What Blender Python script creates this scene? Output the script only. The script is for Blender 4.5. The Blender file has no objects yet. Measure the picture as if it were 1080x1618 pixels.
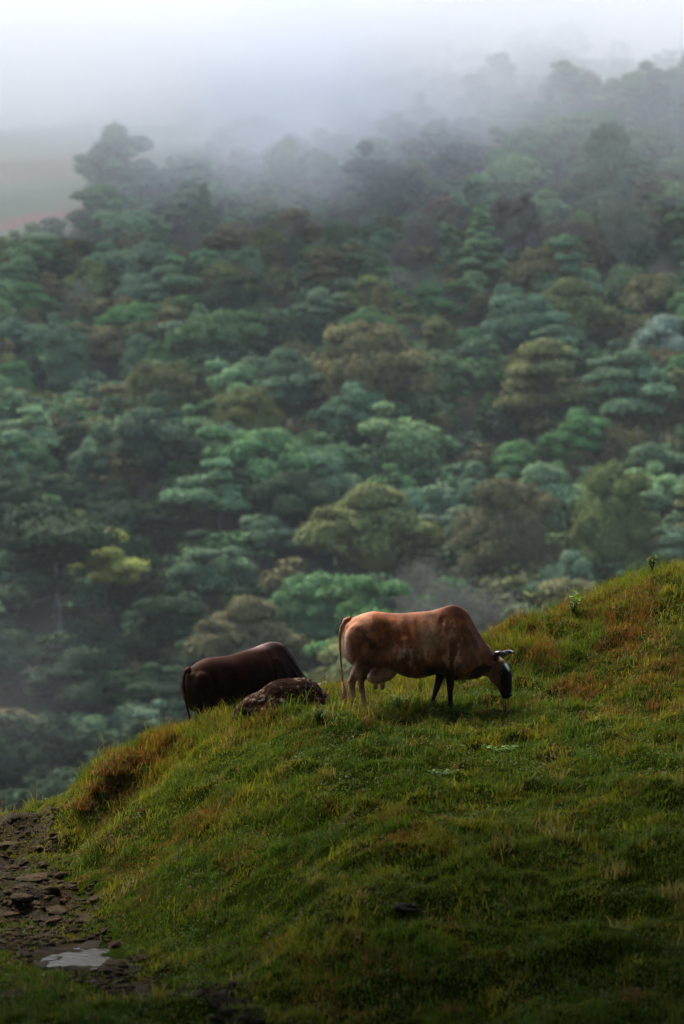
import bpy, math, random
import numpy as np
from mathutils import Vector, Matrix, noise as mnoise

S = bpy.context.scene
R = math.radians
rng = np.random.default_rng(7)
random.seed(7)

# ------------------------------------------------------------------ camera
F = 3825.0                      # focal length in photo pixels (1080 wide)
PITCH = math.atan(91 / F)
cam_data = bpy.data.cameras.new("camera")
cam = bpy.data.objects.new("camera", cam_data)
S.collection.objects.link(cam)
S.camera = cam
cam_data.sensor_fit = 'HORIZONTAL'
cam_data.sensor_width = 24.0
cam_data.lens = 85.0
cam_data.clip_end = 5000
cam_data.clip_start = 0.1
cam_data.dof.use_dof = True
cam_data.dof.focus_distance = 28.0
cam_data.dof.aperture_fstop = 1.4
cam.location = (0, 0, 0)
cam.rotation_euler = (R(90) + PITCH, 0, 0)

# ------------------------------------------------------------------ sky and sun
SUN_EL, SUN_AZ = R(52), R(-38)          # azimuth measured from +Y (behind the hill), to the left
w = bpy.data.worlds.new("World")
S.world = w
w.use_nodes = True
nt = w.node_tree
nt.nodes.clear()
sky = nt.nodes.new('ShaderNodeTexSky')
sky.sky_type = 'NISHITA'
sky.sun_disc = False
sky.sun_elevation = SUN_EL
sky.sun_rotation = SUN_AZ
sky.air_density = 1.0
sky.dust_density = 2.4
sky.ozone_density = 1.5
bg = nt.nodes.new('ShaderNodeBackground')
bg.inputs[1].default_value = 0.13
wo = nt.nodes.new('ShaderNodeOutputWorld')
nt.links.new(sky.outputs[0], bg.inputs[0])
nt.links.new(bg.outputs[0], wo.inputs[0])
sun_d = bpy.data.lights.new("sun", 'SUN')
sun_d.energy = 2.2
sun_d.angle = R(22)
sun_d.color = (1.0, 0.93, 0.82)
sun = bpy.data.objects.new("sun", sun_d)
S.collection.objects.link(sun)
sdir = Vector((math.sin(SUN_AZ) * math.cos(SUN_EL), math.cos(SUN_AZ) * math.cos(SUN_EL), math.sin(SUN_EL)))
sun.rotation_euler = sdir.to_track_quat('Z', 'Y').to_euler()

S.view_settings.view_transform = 'Standard'
S.view_settings.look = 'None'
S.view_settings.exposure = 1.65
S.view_settings.gamma = 1.0
S.cycles.use_denoising = True
S.cycles.max_bounces = 8
S.cycles.diffuse_bounces = 3
S.cycles.transmission_bounces = 3
S.cycles.volume_bounces = 6
S.cycles.use_adaptive_sampling = True
S.cycles.adaptive_threshold = 0.02

# ------------------------------------------------------------------ helpers
def tag(o, label=None, cat=None, group=None, kind=None):
    if label: o['label'] = label
    if cat: o['category'] = cat
    if group: o['group'] = group
    if kind: o['kind'] = kind
    return o

def link(o, parent=None):
    S.collection.objects.link(o)
    if parent is not None: o.parent = parent
    return o

def empty(name, loc=(0, 0, 0), rz=0):
    o = bpy.data.objects.new(name, None)
    o.empty_display_size = 0.3
    o.location = loc
    o.rotation_euler = (0, 0, rz)
    return link(o)

def mesh_np(name, verts, faces, mat, smooth=True, col=None):
    """faces: list of int arrays, each (n,k)."""
    me = bpy.data.meshes.new(name)
    verts = np.asarray(verts, dtype=np.float32)
    me.vertices.add(len(verts))
    me.vertices.foreach_set('co', verts.ravel())
    loops = np.concatenate([np.asarray(f).ravel() for f in faces]).astype(np.int32)
    tot = np.concatenate([np.full(len(f), f.shape[1], dtype=np.int32) for f in faces])
    start = np.concatenate([[0], np.cumsum(tot)[:-1]]).astype(np.int32)
    me.loops.add(len(loops))
    me.loops.foreach_set('vertex_index', loops)
    me.polygons.add(len(tot))
    me.polygons.foreach_set('loop_start', start)
    me.polygons.foreach_set('loop_total', tot)
    if smooth:
        me.polygons.foreach_set('use_smooth', np.ones(len(tot), dtype=bool))
    me.update(calc_edges=True)
    if col is not None:
        a = me.color_attributes.new('col', 'FLOAT_COLOR', 'POINT')
        c = np.ones((len(verts), 4), dtype=np.float32)
        c[:, :3] = col
        a.data.foreach_set('color', c.ravel())
    if mat: me.materials.append(mat)
    return me

def obj_np(name, verts, faces, mat, parent=None, smooth=True, col=None):
    return link(bpy.data.objects.new(name, mesh_np(name, verts, faces, mat, smooth, col)), parent)

# lattice value noise (vectorised)
_perm = np.random.default_rng(3).random((256, 256)).astype(np.float64)
def vnoise(x, y):
    xi = np.floor(x).astype(int); yi = np.floor(y).astype(int)
    fx = x - xi; fy = y - yi
    fx = fx * fx * (3 - 2 * fx); fy = fy * fy * (3 - 2 * fy)
    a = _perm[xi & 255, yi & 255]; b = _perm[(xi + 1) & 255, yi & 255]
    c = _perm[xi & 255, (yi + 1) & 255]; d = _perm[(xi + 1) & 255, (yi + 1) & 255]
    return (a * (1 - fx) + b * fx) * (1 - fy) + (c * (1 - fx) + d * fx) * fy
def fbm(x, y, o=4):
    s = 0; a = 0.5; t = 0
    for i in range(o):
        s = s + a * vnoise(x * 2 ** i + 17.3 * i, y * 2 ** i + 9.1 * i); t += a; a *= 0.5
    return s / t            # 0..1
def sst(a, b, x):
    t = np.clip((x - a) / (b - a), 0, 1)
    return t * t * (3 - 2 * t)

# ------------------------------------------------------------------ photo pixel -> world
cP, sP = math.cos(PITCH), math.sin(PITCH)
def ray(px, py):
    u = (px - 540) / F; v = (809 - py) / F
    return np.array([u, cP - v * sP, sP + v * cP])
def at(px, py, Y):
    d = ray(px, py)
    return d / d[1] * Y
def proj(p):
    fw = p[1] * cP + p[2] * sP; up = p[2] * cP - p[1] * sP
    return 540 + F * p[0] / fw, 809 - F * up / fw

# ------------------------------------------------------------------ terrain functions
cp = []
for px, py, Y in [(-500, 1322, 29), (-150, 1320, 29), (0, 1316, 29), (60, 1312, 29), (100, 1284, 29), (130, 1254, 29), (168, 1212, 29),
                  (230, 1184, 29), (300, 1164, 29), (370, 1136, 29.2), (450, 1110, 29.3), (520, 1096, 29.4), (600, 1090, 29.6),
                  (660, 1076, 29.8), (715, 1046, 30.3), (765, 1014, 31), (850, 988, 31.5), (960, 932, 32), (1080, 899, 32.5), (1200, 868, 33),
                  (1450, 820, 34),
                  (560, 1124, 28), (700, 1120, 28), (800, 1117, 28), (880, 1098, 28.4), (980, 1058, 28.8), (1080, 1010, 29.2), (1250, 985, 29.5),
                  (420, 1142, 28), (330, 1188, 27.8),
                  (540, 1230, 25), (540, 1370, 22), (540, 1500, 20), (540, 1622, 18.6),
                  (800, 1220, 25), (800, 1360, 22), (800, 1495, 20), (800, 1615, 18.6),
                  (1050, 1190, 25), (1050, 1335, 22), (1050, 1480, 20), (1050, 1605, 18.5), (1300, 1150, 25), (1300, 1320, 22), (1300, 1590, 18.5),
                  (250, 1262, 27), (250, 1385, 24.5), (260, 1488, 22.5), (300, 1565, 20.5), (360, 1480, 22), (380, 1350, 24),
                  (130, 1338, 28), (110, 1400, 26.0), (170, 1440, 24.6), (150, 1320, 28.2),
                  (40, 1400, 26), (-100, 1400, 26), (60, 1490, 23), (120, 1506, 22.5), (-100, 1500, 22.6), (0, 1618, 18.9), (300, 1622, 18.7), (-250, 1618, 18.9),
                  (0, 1555, 20.7)]:
    cp.append(at(px, py, Y))
for x, y, z in [(0, 10, -2.9), (-6, 10, -2.9), (6, 10, -2.8), (-3, 14, -3.35), (3, 14, -3.25), (0, 3, -1.95), (-9, 3, -2), (9, 3, -1.7), (0, -6, -1.6), (-12, -6, -1.7), (12, -6, -1.2),
                (-14, 20, -3.6), (-14, 30, -3.3), (14, 20, -1.4), (14, 29, 1.2), (14, 36, 1.6), (-6, 33, -4.3), (-3, 33, -4.0), (0, 33, -3.0), (-1.5, 31, -2.1), (-2.2, 30.6, -2.25), (3, 35, -1.9), (6, 37, -0.6),
                (-14, 36, -5.5), (-6, 40, -8.5), (0, 40, -7.5), (7, 44, -6), (14, 48, -4), (-10, 50, -15), (0, 50, -14), (12, 56, -12), (24, 30, 4), (24, 45, 2), (24, 10, 0), (-24, 30, -4), (-24, 10, -3), (-24, 48, -14)]:
    cp.append(np.array([x, y, z]))
cp = np.array(cp)
def tpsk(r2):
    return 0.5 * r2 * np.log(r2 + 1e-9)
n = len(cp)
K = tpsk(((cp[:, None, :2] - cp[None, :, :2]) ** 2).sum(-1)) + 0.02 * np.eye(n)
Pm = np.c_[np.ones(n), cp[:, :2]]
A = np.zeros((n + 3, n + 3)); A[:n, :n] = K; A[:n, n:] = Pm; A[n:, :n] = Pm.T
tw = np.linalg.solve(A, np.r_[cp[:, 2], 0, 0, 0])
PUD = at(122, 1506, 22.45)

def Hnear(x, y):
    x = np.asarray(x, float); y = np.asarray(y, float)
    sh = x.shape; xf = x.ravel(); yf = y.ravel()
    z = tw[n] + tw[n + 1] * xf + tw[n + 2] * yf
    for i in range(n):
        z = z + tw[i] * tpsk((xf - cp[i, 0]) ** 2 + (yf - cp[i, 1]) ** 2)
    # hummocks and cattle-trodden terracettes
    hm = (fbm(xf * 1.1 + 40, yf * 1.1 + 7, 3) - 0.5) * 0.25 + (fbm(xf * 4.2, yf * 4.2 + 3, 3) - 0.5) * 0.15
    hm += 0.03 * np.sin((zq := z) * 19 + 3 * fbm(xf * 0.8, yf * 0.8, 2) * 3)
    calm = 1 - 0.75 * np.exp(-((xf - PUD[0]) ** 2 + ((yf - PUD[1]) * 0.5) ** 2) / 1.2)
    z = z + hm * calm
    d2 = ((xf - PUD[0]) / 0.40) ** 2 + ((yf - PUD[1]) / 0.75) ** 2
    fl = np.exp(-(d2 / 3.2) ** 2)
    z = z * (1 - fl) + (PUD[2] - .01) * fl
    z = z - 0.05 * np.exp(-d2) + (fbm(xf * 10, yf * 5, 3) - .5) * .045 * fl
    return z.reshape(sh)

def Hfar(x, y):
    x = np.asarray(x, float); y = np.asarray(y, float)
    z = -22 + 0.37 * (y - 130)
    z = z + (fbm(x / 42 + 5, y / 60 + 2, 3) - 0.5) * 13 + (fbm(x / 14, y / 14 + 30, 2) - 0.5) * 2.5
    z = z + 0.04 * x * sst(150, 300, y)
    v = sst(60, 135, y)
    z = z * v + (-30) * (1 - v)
    far = sst(520, 640, y)
    z = z * (1 - far) + (125 + 0.02 * (y - 520)) * far
    return z

def hit(px, py, Hf, y0, y1, step):
    d = ray(px, py); d = d / d[1]
    ys = np.arange(y0, y1, step)
    g = Hf(d[0] * ys, ys) - d[2] * ys
    k = np.argmax(g > 0)
    if g[k] <= 0: return None
    Y = ys[k]
    p = d * Y
    return np.array([p[0], Y, float(Hf(np.array([p[0]]), np.array([Y]))[0])])
def hn(px, py): return hit(px, py, Hnear, 15, 36, 0.03)
def hf(px, py): return hit(px, py, Hfar, 120, 600, 0.5)
def gz(x, y): return float(Hnear(np.array([x]), np.array([y]))[0])

# path centre line (world) and half width
pth = []
for px, py, hw in [(-260, 1322, .9), (-90, 1330, .8), (-10, 1360, .72), (15, 1410, .62), (45, 1460, .55), (95, 1500, .42), (170, 1524, .3), (250, 1556, .24), (330, 1594, .26), (430, 1650, .3)]:
    q = at(px, py, min(29.0, 3.53 * F / (py - 900)))
    pth.append((q[0], q[1], hw))
pth.append((0.6, 14, .3)); pth.append((2.0, 8, .3))
def pathd(x, y):
    """signed: <0 inside the worn track"""
    best = np.full(np.shape(x), 1e9)
    for a, b in zip(pth[:-1], pth[1:]):
        dx, dy = b[0] - a[0], b[1] - a[1]
        t = np.clip(((x - a[0]) * dx + (y - a[1]) * dy) / (dx * dx + dy * dy), 0, 1)
        d = np.hypot(x - a[0] - t * dx, (y - a[1] - t * dy) * 0.8) - (a[2] + t * (b[2] - a[2]))
        best = np.minimum(best, d)
    return best + (fbm(x * 2.2 + 3, y * 2.2, 3) - 0.5) * 0.55 + (fbm(x * 9 + 3, y * 9, 3) - 0.5) * 0.30

# ------------------------------------------------------------------ materials
def newmat(name):
    m = bpy.data.materials.new(name); m.use_nodes = True
    t = m.node_tree; t.nodes.clear()
    o = t.nodes.new('ShaderNodeOutputMaterial')
    return m, t, o
def N(t, ty, **kw):
    nd = t.nodes.new(ty)
    for k, v in kw.items():
        if k.startswith('i_'): nd.inputs[int(k[2:])].default_value = v
        else: setattr(nd, k, v)
    return nd
def ramp(t, fac, stops):
    r = t.nodes.new('ShaderNodeValToRGB')
    e = r.color_ramp.elements
    while len(e) < len(stops): e.new(0.5)
    for k, (p, c) in enumerate(stops):
        e[k].position = p; e[k].color = (*c, 1)
    t.links.new(fac, r.inputs[0])
    return r.outputs[0]
def mixc(t, fac, a, b, mode='MIX'):
    m = t.nodes.new('ShaderNodeMix'); m.data_type = 'RGBA'; m.blend_type = mode
    for sock, v in ((m.inputs[0], fac), (m.inputs[6], a), (m.inputs[7], b)):
        if hasattr(v, 'is_linked') or hasattr(v, 'links'): t.links.new(v, sock)
        else: sock.default_value = v if not isinstance(v, tuple) else (*v, 1)[:4]
    return m.outputs[2]
def noise_tex(t, scale, detail=4, rough=0.6, vec=None, obj=False):
    nz = t.nodes.new('ShaderNodeTexNoise')
    nz.inputs['Scale'].default_value = scale; nz.inputs['Detail'].default_value = detail; nz.inputs['Roughness'].default_value = rough
    if vec is not None: t.links.new(vec, nz.inputs['Vector'])
    return nz
def coord(t, stretch=None):
    c = t.nodes.new('ShaderNodeTexCoord')
    if stretch is None: return c.outputs['Object']
    mp = t.nodes.new('ShaderNodeMapping'); mp.inputs['Scale'].default_value = stretch
    t.links.new(c.outputs['Object'], mp.inputs[0]); return mp.outputs[0]
def pbsdf(t, o, col, rough=0.8, spec=0.3, bump=None, bs=0.3, bd=0.02):
    p = t.nodes.new('ShaderNodeBsdfPrincipled')
    if isinstance(col, tuple): p.inputs['Base Color'].default_value = (*col, 1)
    else: t.links.new(col, p.inputs['Base Color'])
    if isinstance(rough, float): p.inputs['Roughness'].default_value = rough
    else: t.links.new(rough, p.inputs['Roughness'])
    p.inputs['Specular IOR Level'].default_value = spec
    if bump is not None:
        b = t.nodes.new('ShaderNodeBump'); b.inputs['Strength'].default_value = bs; b.inputs['Distance'].default_value = bd
        t.links.new(bump, b.inputs['Height']); t.links.new(b.outputs[0], p.inputs['Normal'])
    if o: t.links.new(p.outputs[0], o.inputs[0])
    return p

def leafy(name, rough=0.6, spec=0.25, trans=0.3, objcol=True, boost=(1.0, 1.0, 0.75)):
    m, t, o = newmat(name)
    vc = N(t, 'ShaderNodeVertexColor', layer_name='col')
    c = vc.outputs[0]
    if objcol:
        oi = N(t, 'ShaderNodeObjectInfo')
        c = mixc(t, 1.0, vc.outputs[0], oi.outputs['Color'], 'MULTIPLY')
    p = pbsdf(t, None, c, rough, spec)
    tr = N(t, 'ShaderNodeBsdfTranslucent')
    c2 = mixc(t, 1.0, c, tuple(boost), 'MULTIPLY')
    t.links.new(c2, tr.inputs[0])
    mx = N(t, 'ShaderNodeMixShader'); mx.inputs[0].default_value = trans
    t.links.new(p.outputs[0], mx.inputs[1]); t.links.new(tr.outputs[0], mx.inputs[2])
    t.links.new(mx.outputs[0], o.inputs[0])
    return m
M_leaf = leafy('foliage', .75, .06, .14)
M_grass = leafy('grass_blades', 0.6, 0.08, 0.35, objcol=False, boost=(1.1, 1.1, .5))

m, t, o = newmat('bark'); M_bark = m
c = ramp(t, noise_tex(t, 3, 5, .6, coord(t, (1, 1, .25))).outputs[0], [(.3, (.045, .038, .03)), (.7, (.17, .155, .13))])
pbsdf(t, o, c, 0.9, .2)

m, t, o = newmat('pasture_soil'); M_soil = m
co = coord(t)
c1 = ramp(t, noise_tex(t, 1.3, 5, .65, co).outputs[0], [(.3, (.012, .018, .003)), (.55, (.026, .042, .005)), (.75, (.045, .032, .008))])
c2 = ramp(t, noise_tex(t, 22, 5, .7, co).outputs[0], [(.35, (.35, .35, .35)), (.7, (1.3, 1.3, 1.3))])
pbsdf(t, o, mixc(t, 1.0, c1, c2, 'MULTIPLY'), 1.0, .0, noise_tex(t, 30, 5, .7, co).outputs[0], .8, .03)

m, t, o = newmat('muddy_track'); M_path = m
co = coord(t)
c1 = ramp(t, noise_tex(t, 2.2, 6, .6, co).outputs[0], [(.3, (.009, .006, .002)), (.5, (.022, .014, .004)), (.7, (.042, .030, .009))])
c2 = ramp(t, noise_tex(t, 35, 4, .7, co).outputs[0], [(.3, (.5, .5, .5)), (.7, (1.25, 1.25, 1.25))])
rg = ramp(t, noise_tex(t, 3.0, 3, .5, co).outputs[0], [(.4, (.75, .75, .75)), (.6, (1, 1, 1))])
pbsdf(t, o, mixc(t, 1.0, c1, c2, 'MULTIPLY'), rg, .04, noise_tex(t, 14, 6, .7, co).outputs[0], .9, .04)

m, t, o = newmat('puddle_water'); M_water = m
pb = pbsdf(t, o, (.03, .022, .015), .06, .8, noise_tex(t, 20, 3, .6, coord(t, (1, .6, 1))).outputs[0], .35, .02)

def stone_mat(name, a, b, lichen):
    m, t, o = newmat(name)
    co = coord(t)
    c = ramp(t, noise_tex(t, 5, 6, .65, co).outputs[0], [(.3, a), (.7, b)])
    if lichen:
        brown = ramp(t, noise_tex(t, 3.2, 4, .6, co).outputs[0], [(.35, (.2, .2, .2)), (.62, (1, 1, 1))])
        c = mixc(t, brown, c, (.040, .014, .007))
        vo = noise_tex(t, 17, 4, .7, co)
        l = ramp(t, vo.outputs[0], [(.55, (0, 0, 0)), (.60, (1, 1, 1))])
        vo2 = noise_tex(t, 2.6, 2, .5, co)
        l2 = ramp(t, vo2.outputs[0], [(.36, (0, 0, 0)), (.5, (1, 1, 1))])
        fac = mixc(t, 1.0, l, l2, 'MULTIPLY')
        c = mixc(t, fac, c, (.24, .20, .14))
        ms = ramp(t, noise_tex(t, 8, 3, .6, co).outputs[0], [(.6, (0, 0, 0)), (.68, (1, 1, 1))])
        c = mixc(t, ms, c, (.05, .045, .014))
    pbsdf(t, o, c, .95, .02, noise_tex(t, 18, 6, .7, co).outputs[0], .9, .05)
    return m
M_boulder = stone_mat('lichened_rock', (.005, .0035, .0025), (.014, .008, .005), True)
M_stone = stone_mat('track_stone', (.028, .019, .011), (.080, .056, .033), False)

# far slope
m, t, o = newmat('hillside_ground'); M_hill = m
co = coord(t)
meadow = ramp(t, noise_tex(t, .035, 5, .6, co).outputs[0], [(.35, (.07, .09, .045)), (.5, (.12, .14, .07)), (.62, (.17, .12, .085))])
soil = ramp(t, noise_tex(t, .3, 5, .6, co).outputs[0], [(.3, (.03, .045, .022)), (.7, (.085, .075, .045))])
vc = N(t, 'ShaderNodeVertexColor', layer_name='col')
sp = N(t, 'ShaderNodeSeparateColor'); t.links.new(vc.outputs[0], sp.inputs[0])
c = mixc(t, sp.outputs[0], soil, meadow)
nred = ramp(t, noise_tex(t, .18, 5, .65, co).outputs[0], [(.38, (.0, .0, .0)), (.5, (1, 1, 1))])
rf = mixc(t, 1.0, sp.outputs[1], nred, 'MULTIPLY')
c = mixc(t, rf, c, (.24, .10, .075))
pbsdf(t, o, c, .95, .1)

# ------------------------------------------------------------------ structure: near hill
gx = np.concatenate([np.linspace(-30, -8, 60)[:-1], np.linspace(-8, 8, 400), np.linspace(8, 30, 60)[1:]])
gy = np.concatenate([np.linspace(-6, 16, 60)[:-1], np.linspace(16, 34, 400), np.linspace(34, 56, 60)[1:]])
X, Y = np.meshgrid(gx, gy, indexing='ij')
Z = Hnear(X, Y)
nx, ny = X.shape
idx = np.arange(nx * ny).reshape(nx, ny)
quads = np.stack([idx[:-1, :-1], idx[1:, :-1], idx[1:, 1:], idx[:-1, 1:]], -1).reshape(-1, 4)
hillo = obj_np('ground', np.stack([X, Y, Z], -1).reshape(-1, 3), [quads], M_soil)
tag(hillo, 'grassy pasture mound the cattle graze on', 'ground', kind='structure')

# track: a sheet laid on the ground, ragged edges
px_ = np.arange(-9, 3.5, 0.05); py_ = np.arange(8, 30.5, 0.05)
X, Y = np.meshgrid(px_, py_, indexing='ij')
inside = pathd(X, Y) < 0
rough_ = (fbm(X * 7, Y * 7, 4) - .45) * .05 * sst(0, .25, -pathd(X, Y)) * (((X - PUD[0]) / .5) ** 2 + ((Y - PUD[1]) / .95) ** 2 > 1)
Z = Hnear(X, Y) + 0.006 + np.maximum(rough_, 0)
nx, ny = X.shape
idx = np.arange(nx * ny).reshape(nx, ny)
keep = inside[:-1, :-1] & inside[1:, :-1] & inside[1:, 1:] & inside[:-1, 1:]
q = np.stack([idx[:-1, :-1], idx[1:, :-1], idx[1:, 1:], idx[:-1, 1:]], -1)[keep]
used, inv = np.unique(q.ravel(), return_inverse=True)
patho = obj_np('path', np.stack([X, Y, Z], -1).reshape(-1, 3)[used], [inv.reshape(-1, 4)], M_path)
tag(patho, 'muddy stony track curving round the foot of the pasture', 'path', kind='structure')

# puddle
ths = np.linspace(0, 2 * math.pi, 64, endpoint=False)
lev = PUD[2] - .037
vs = [(PUD[0], PUD[1], lev)]
for a in ths:
    r = 1 + 0.22 * math.sin(3 * a + 1) + .15 * math.sin(5 * a) + .08 * math.sin(11 * a)
    vs.append((PUD[0] + .55 * r * math.cos(a), PUD[1] + 1.0 * r * math.sin(a), lev))
tri = np.array([(0, 1 + k, 1 + (k + 1) % 64) for k in range(64)])
pud = obj_np('puddle', vs, [tri], M_water, smooth=False)
tag(pud, 'shallow rain puddle on the muddy track', 'puddle', kind='structure')
# small run of wet hollows to its right
pw = hn(222, 1548)

# ------------------------------------------------------------------ structure: far hillside
gx = np.concatenate([np.linspace(-260, -70, 60)[:-1], np.linspace(-70, 70, 260)[:-1], np.linspace(70, 260, 60)])
gy = np.concatenate([np.linspace(32, 120, 25)[:-1], np.linspace(120, 480, 240)[:-1], np.linspace(480, 1100, 60)])
X, Y = np.meshgrid(gx, gy, indexing='ij')
Z = Hfar(X, Y)
PX = 540 + F * X / Y; 
def meadow_mask(x, y):
    # open meadow on the upper left beyond the forest edge
    lim = 296 + 42 * np.exp(-((x + 28) / 6.5) ** 2) + 30 * sst(-26, -18, x) + 42 * sst(-30, -8, x) + 90 * sst(-10, 10, x) + 10 * (fbm(x / 12, y / 12, 2) - .5)
    return sst(-4, 4, y - lim)
RED = at(72, 306, 328)
redm = np.exp(-(((X - RED[0]) - 0.6 * (Y - RED[1])) / 1.7) ** 2 - ((Y - RED[1]) / 8) ** 2) 
RED2 = at(88, 345, 312)
redm = np.maximum(redm, np.exp(-((X - RED2[0]) / 1.6) ** 2 - ((Y - RED2[1]) / 4) ** 2))
colr = np.stack([meadow_mask(X, Y), np.clip(redm * 2.2, 0, 1), 0 * X], -1).reshape(-1, 3)
nx, ny = X.shape
idx = np.arange(nx * ny).reshape(nx, ny)
quads = np.stack([idx[:-1, :-1], idx[1:, :-1], idx[1:, 1:], idx[:-1, 1:]], -1).reshape(-1, 4)
ho = obj_np('hillside', np.stack([X, Y, Z], -1).reshape(-1, 3), [quads], M_hill, col=colr)
tag(ho, 'forested mountain slope rising into fog', 'hillside', kind='structure')

# ------------------------------------------------------------------ tube helper
def tube(pts, rad, seg=6, cap=True):
    """returns verts, list of quads, tris"""
    pts = [Vector(p) for p in pts]
    V = []; Q = []; T = []
    up = Vector((0.3, 0.2, 1)).normalized()
    for k, p in enumerate(pts):
        d = (pts[min(k + 1, len(pts) - 1)] - pts[max(k - 1, 0)])
        if d.length < 1e-9: d = Vector((0, 0, 1))
        d.normalize()
        a = d.cross(up)
        if a.length < 0.05: a = d.cross(Vector((1, 0, 0)))
        a.normalize(); b = d.cross(a).normalized()
        for s in range(seg):
            th = 2 * math.pi * s / seg
            V.append(p + (a * math.cos(th) + b * math.sin(th)) * rad[k])
    for k in range(len(pts) - 1):
        for s in range(seg):
            Q.append((k * seg + s, k * seg + (s + 1) % seg, (k + 1) * seg + (s + 1) % seg, (k + 1) * seg + s))
    if cap:
        for e, base in ((0, 0), (1, (len(pts) - 1) * seg)):
            V.append(pts[-1] if e else pts[0]); ci = len(V) - 1
            for s in range(seg):
                T.append((ci, base + s, base + (s + 1) % seg) if e else (ci, base + (s + 1) % seg, base + s))
    return V, Q, T
class MB:
    def __init__(s): s.v = []; s.q = []; s.t = []; s.c = []
    def add(s, V, Q, T=(), col=None):
        o = len(s.v)
        s.v += [tuple(v) for v in V]
        s.q += [tuple(i + o for i in f) for f in Q]; s.t += [tuple(i + o for i in f) for f in T]
        s.c += [col or (1, 1, 1)] * len(V)
    def mesh(s, name, mat, smooth=True):
        f = []
        if s.q: f.append(np.array(s.q))
        if s.t: f.append(np.array(s.t))
        return mesh_np(name, s.v, f, mat, smooth, np.array(s.c))
    def build(s, name, mat, parent=None, smooth=True):
        return link(bpy.data.objects.new(name, s.mesh(name, mat, smooth)), parent)

# ------------------------------------------------------------------ tree crowns
def ico(sub=2):
    import bmesh
    bm = bmesh.new(); bmesh.ops.create_icosphere(bm, subdivisions=sub, radius=1)
    v = np.array([x.co[:] for x in bm.verts]); f = np.array([[y.index for y in x.verts] for x in bm.faces]); bm.free()
    return v, f
ICV, ICF = ico(2)
def leaves(P, Nn, size, g, colr, asp=0.6):
    n_ = len(P)
    r = g.normal(size=(n_, 3)); t1 = np.cross(Nn, r); t1 /= np.linalg.norm(t1, axis=1)[:, None] + 1e-9
    t2 = np.cross(Nn, t1)
    s1 = (size * g.uniform(.6, 1.4, n_))[:, None]; s2 = s1 * asp
    V = np.stack([P - t1 * s1, P - t2 * s2 * .9 + Nn * s2 * .15, P + t1 * s1, P + t2 * s2 * .9 + Nn * s2 * .15], 1).reshape(-1, 3)
    Q = np.arange(n_ * 4).reshape(-1, 4)
    return V, Q, np.repeat(colr, 4, axis=0)
def crown_mesh(name, lobes, nleaf, size, g, core=.8, updir=.45, rough=.42, below=-.35, asp=.6, tints=None):
    """lobes: array (k,6) cx cy cz rx ry rz"""
    lobes = np.array(lobes)
    C = lobes[:, :3]; Rr = lobes[:, 3:]
    k = len(lobes)
    area = (Rr[:, 0] * Rr[:, 1] + Rr[:, 0] * Rr[:, 2]); pr = area / area.sum()
    li = g.choice(k, nleaf, p=pr)
    d = g.normal(size=(nleaf, 3)); d /= np.linalg.norm(d, axis=1)[:, None]
    lowm = d[:, 2] < below; d[lowm, 2] *= -1
    rad = g.uniform(.82, 1.12, nleaf)
    P = C[li] + Rr[li] * d * rad[:, None]
    # ragged lobe outline
    P += g.normal(size=P.shape) * (Rr[li].min(1) * .11)[:, None]
    ok = np.ones(nleaf, bool)
    for j in range(k):
        q = (((P - C[j]) / Rr[j]) ** 2).sum(1) < .55
        ok &= ~(q & (li != j))
    P = P[ok]; d = d[ok]; li = li[ok]
    Nn = d / Rr[li]; Nn /= np.linalg.norm(Nn, axis=1)[:, None]
    Nn = Nn + g.normal(size=Nn.shape) * rough + np.array([0, 0, updir]); Nn /= np.linalg.norm(Nn, axis=1)[:, None]
    lt = g.uniform(.7, 1.4, k) if tints is None else tints
    base = lt[li] * g.uniform(.7, 1.3, len(P))
    colr = np.stack([base * g.uniform(.92, 1.12, len(P)), base, base * g.uniform(.85, 1.1, len(P))], 1)
    V, Q, Cc = leaves(P, Nn, size, g, colr, asp)
    Vs = [V]; Cs = [Cc]; Ts = []; off = len(V)
    if core > 0:
        for j in range(k):
            vv = C[j] + ICV * Rr[j] * core * (1 + .12 * g.normal(size=(len(ICV), 1)))
            Vs.append(vv); Cs.append(np.full((len(vv), 3), .75)); Ts.append(ICF + off); off += len(vv)
    faces = [Q] + ([np.concatenate(Ts)] if Ts else [])
    me = mesh_np(name, np.concatenate(Vs), faces, M_leaf, True, np.concatenate(Cs)); me['nleaf'] = len(Q)
    return me
def trunk_mesh(name, h, r, ends, g, low=.45):
    mb = MB()
    n_ = 6
    lean = g.normal(size=2) * .04 * h
    pts = [(lean[0] * (k / n_) ** 2, lean[1] * (k / n_) ** 2, -1.2 + (h * .82 + 1.2) * k / n_) for k in range(n_ + 1)]
    mb.add(*tube(pts, [r * (1.25 - .95 * k / n_) for k in range(n_ + 1)], 7))
    for e in ends:
        z0 = h * g.uniform(low, .75)
        s = Vector((lean[0] * (z0 / h) ** 2, lean[1] * (z0 / h) ** 2, z0)); e = Vector(e)
        mid = s.lerp(e, .5) + Vector((0, 0, -.08 * (e - s).length))
        mb.add(*tube([s, mid, e], [r * .42, r * .3, r * .1], 5))
    return mb.mesh(name, M_bark)

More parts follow.
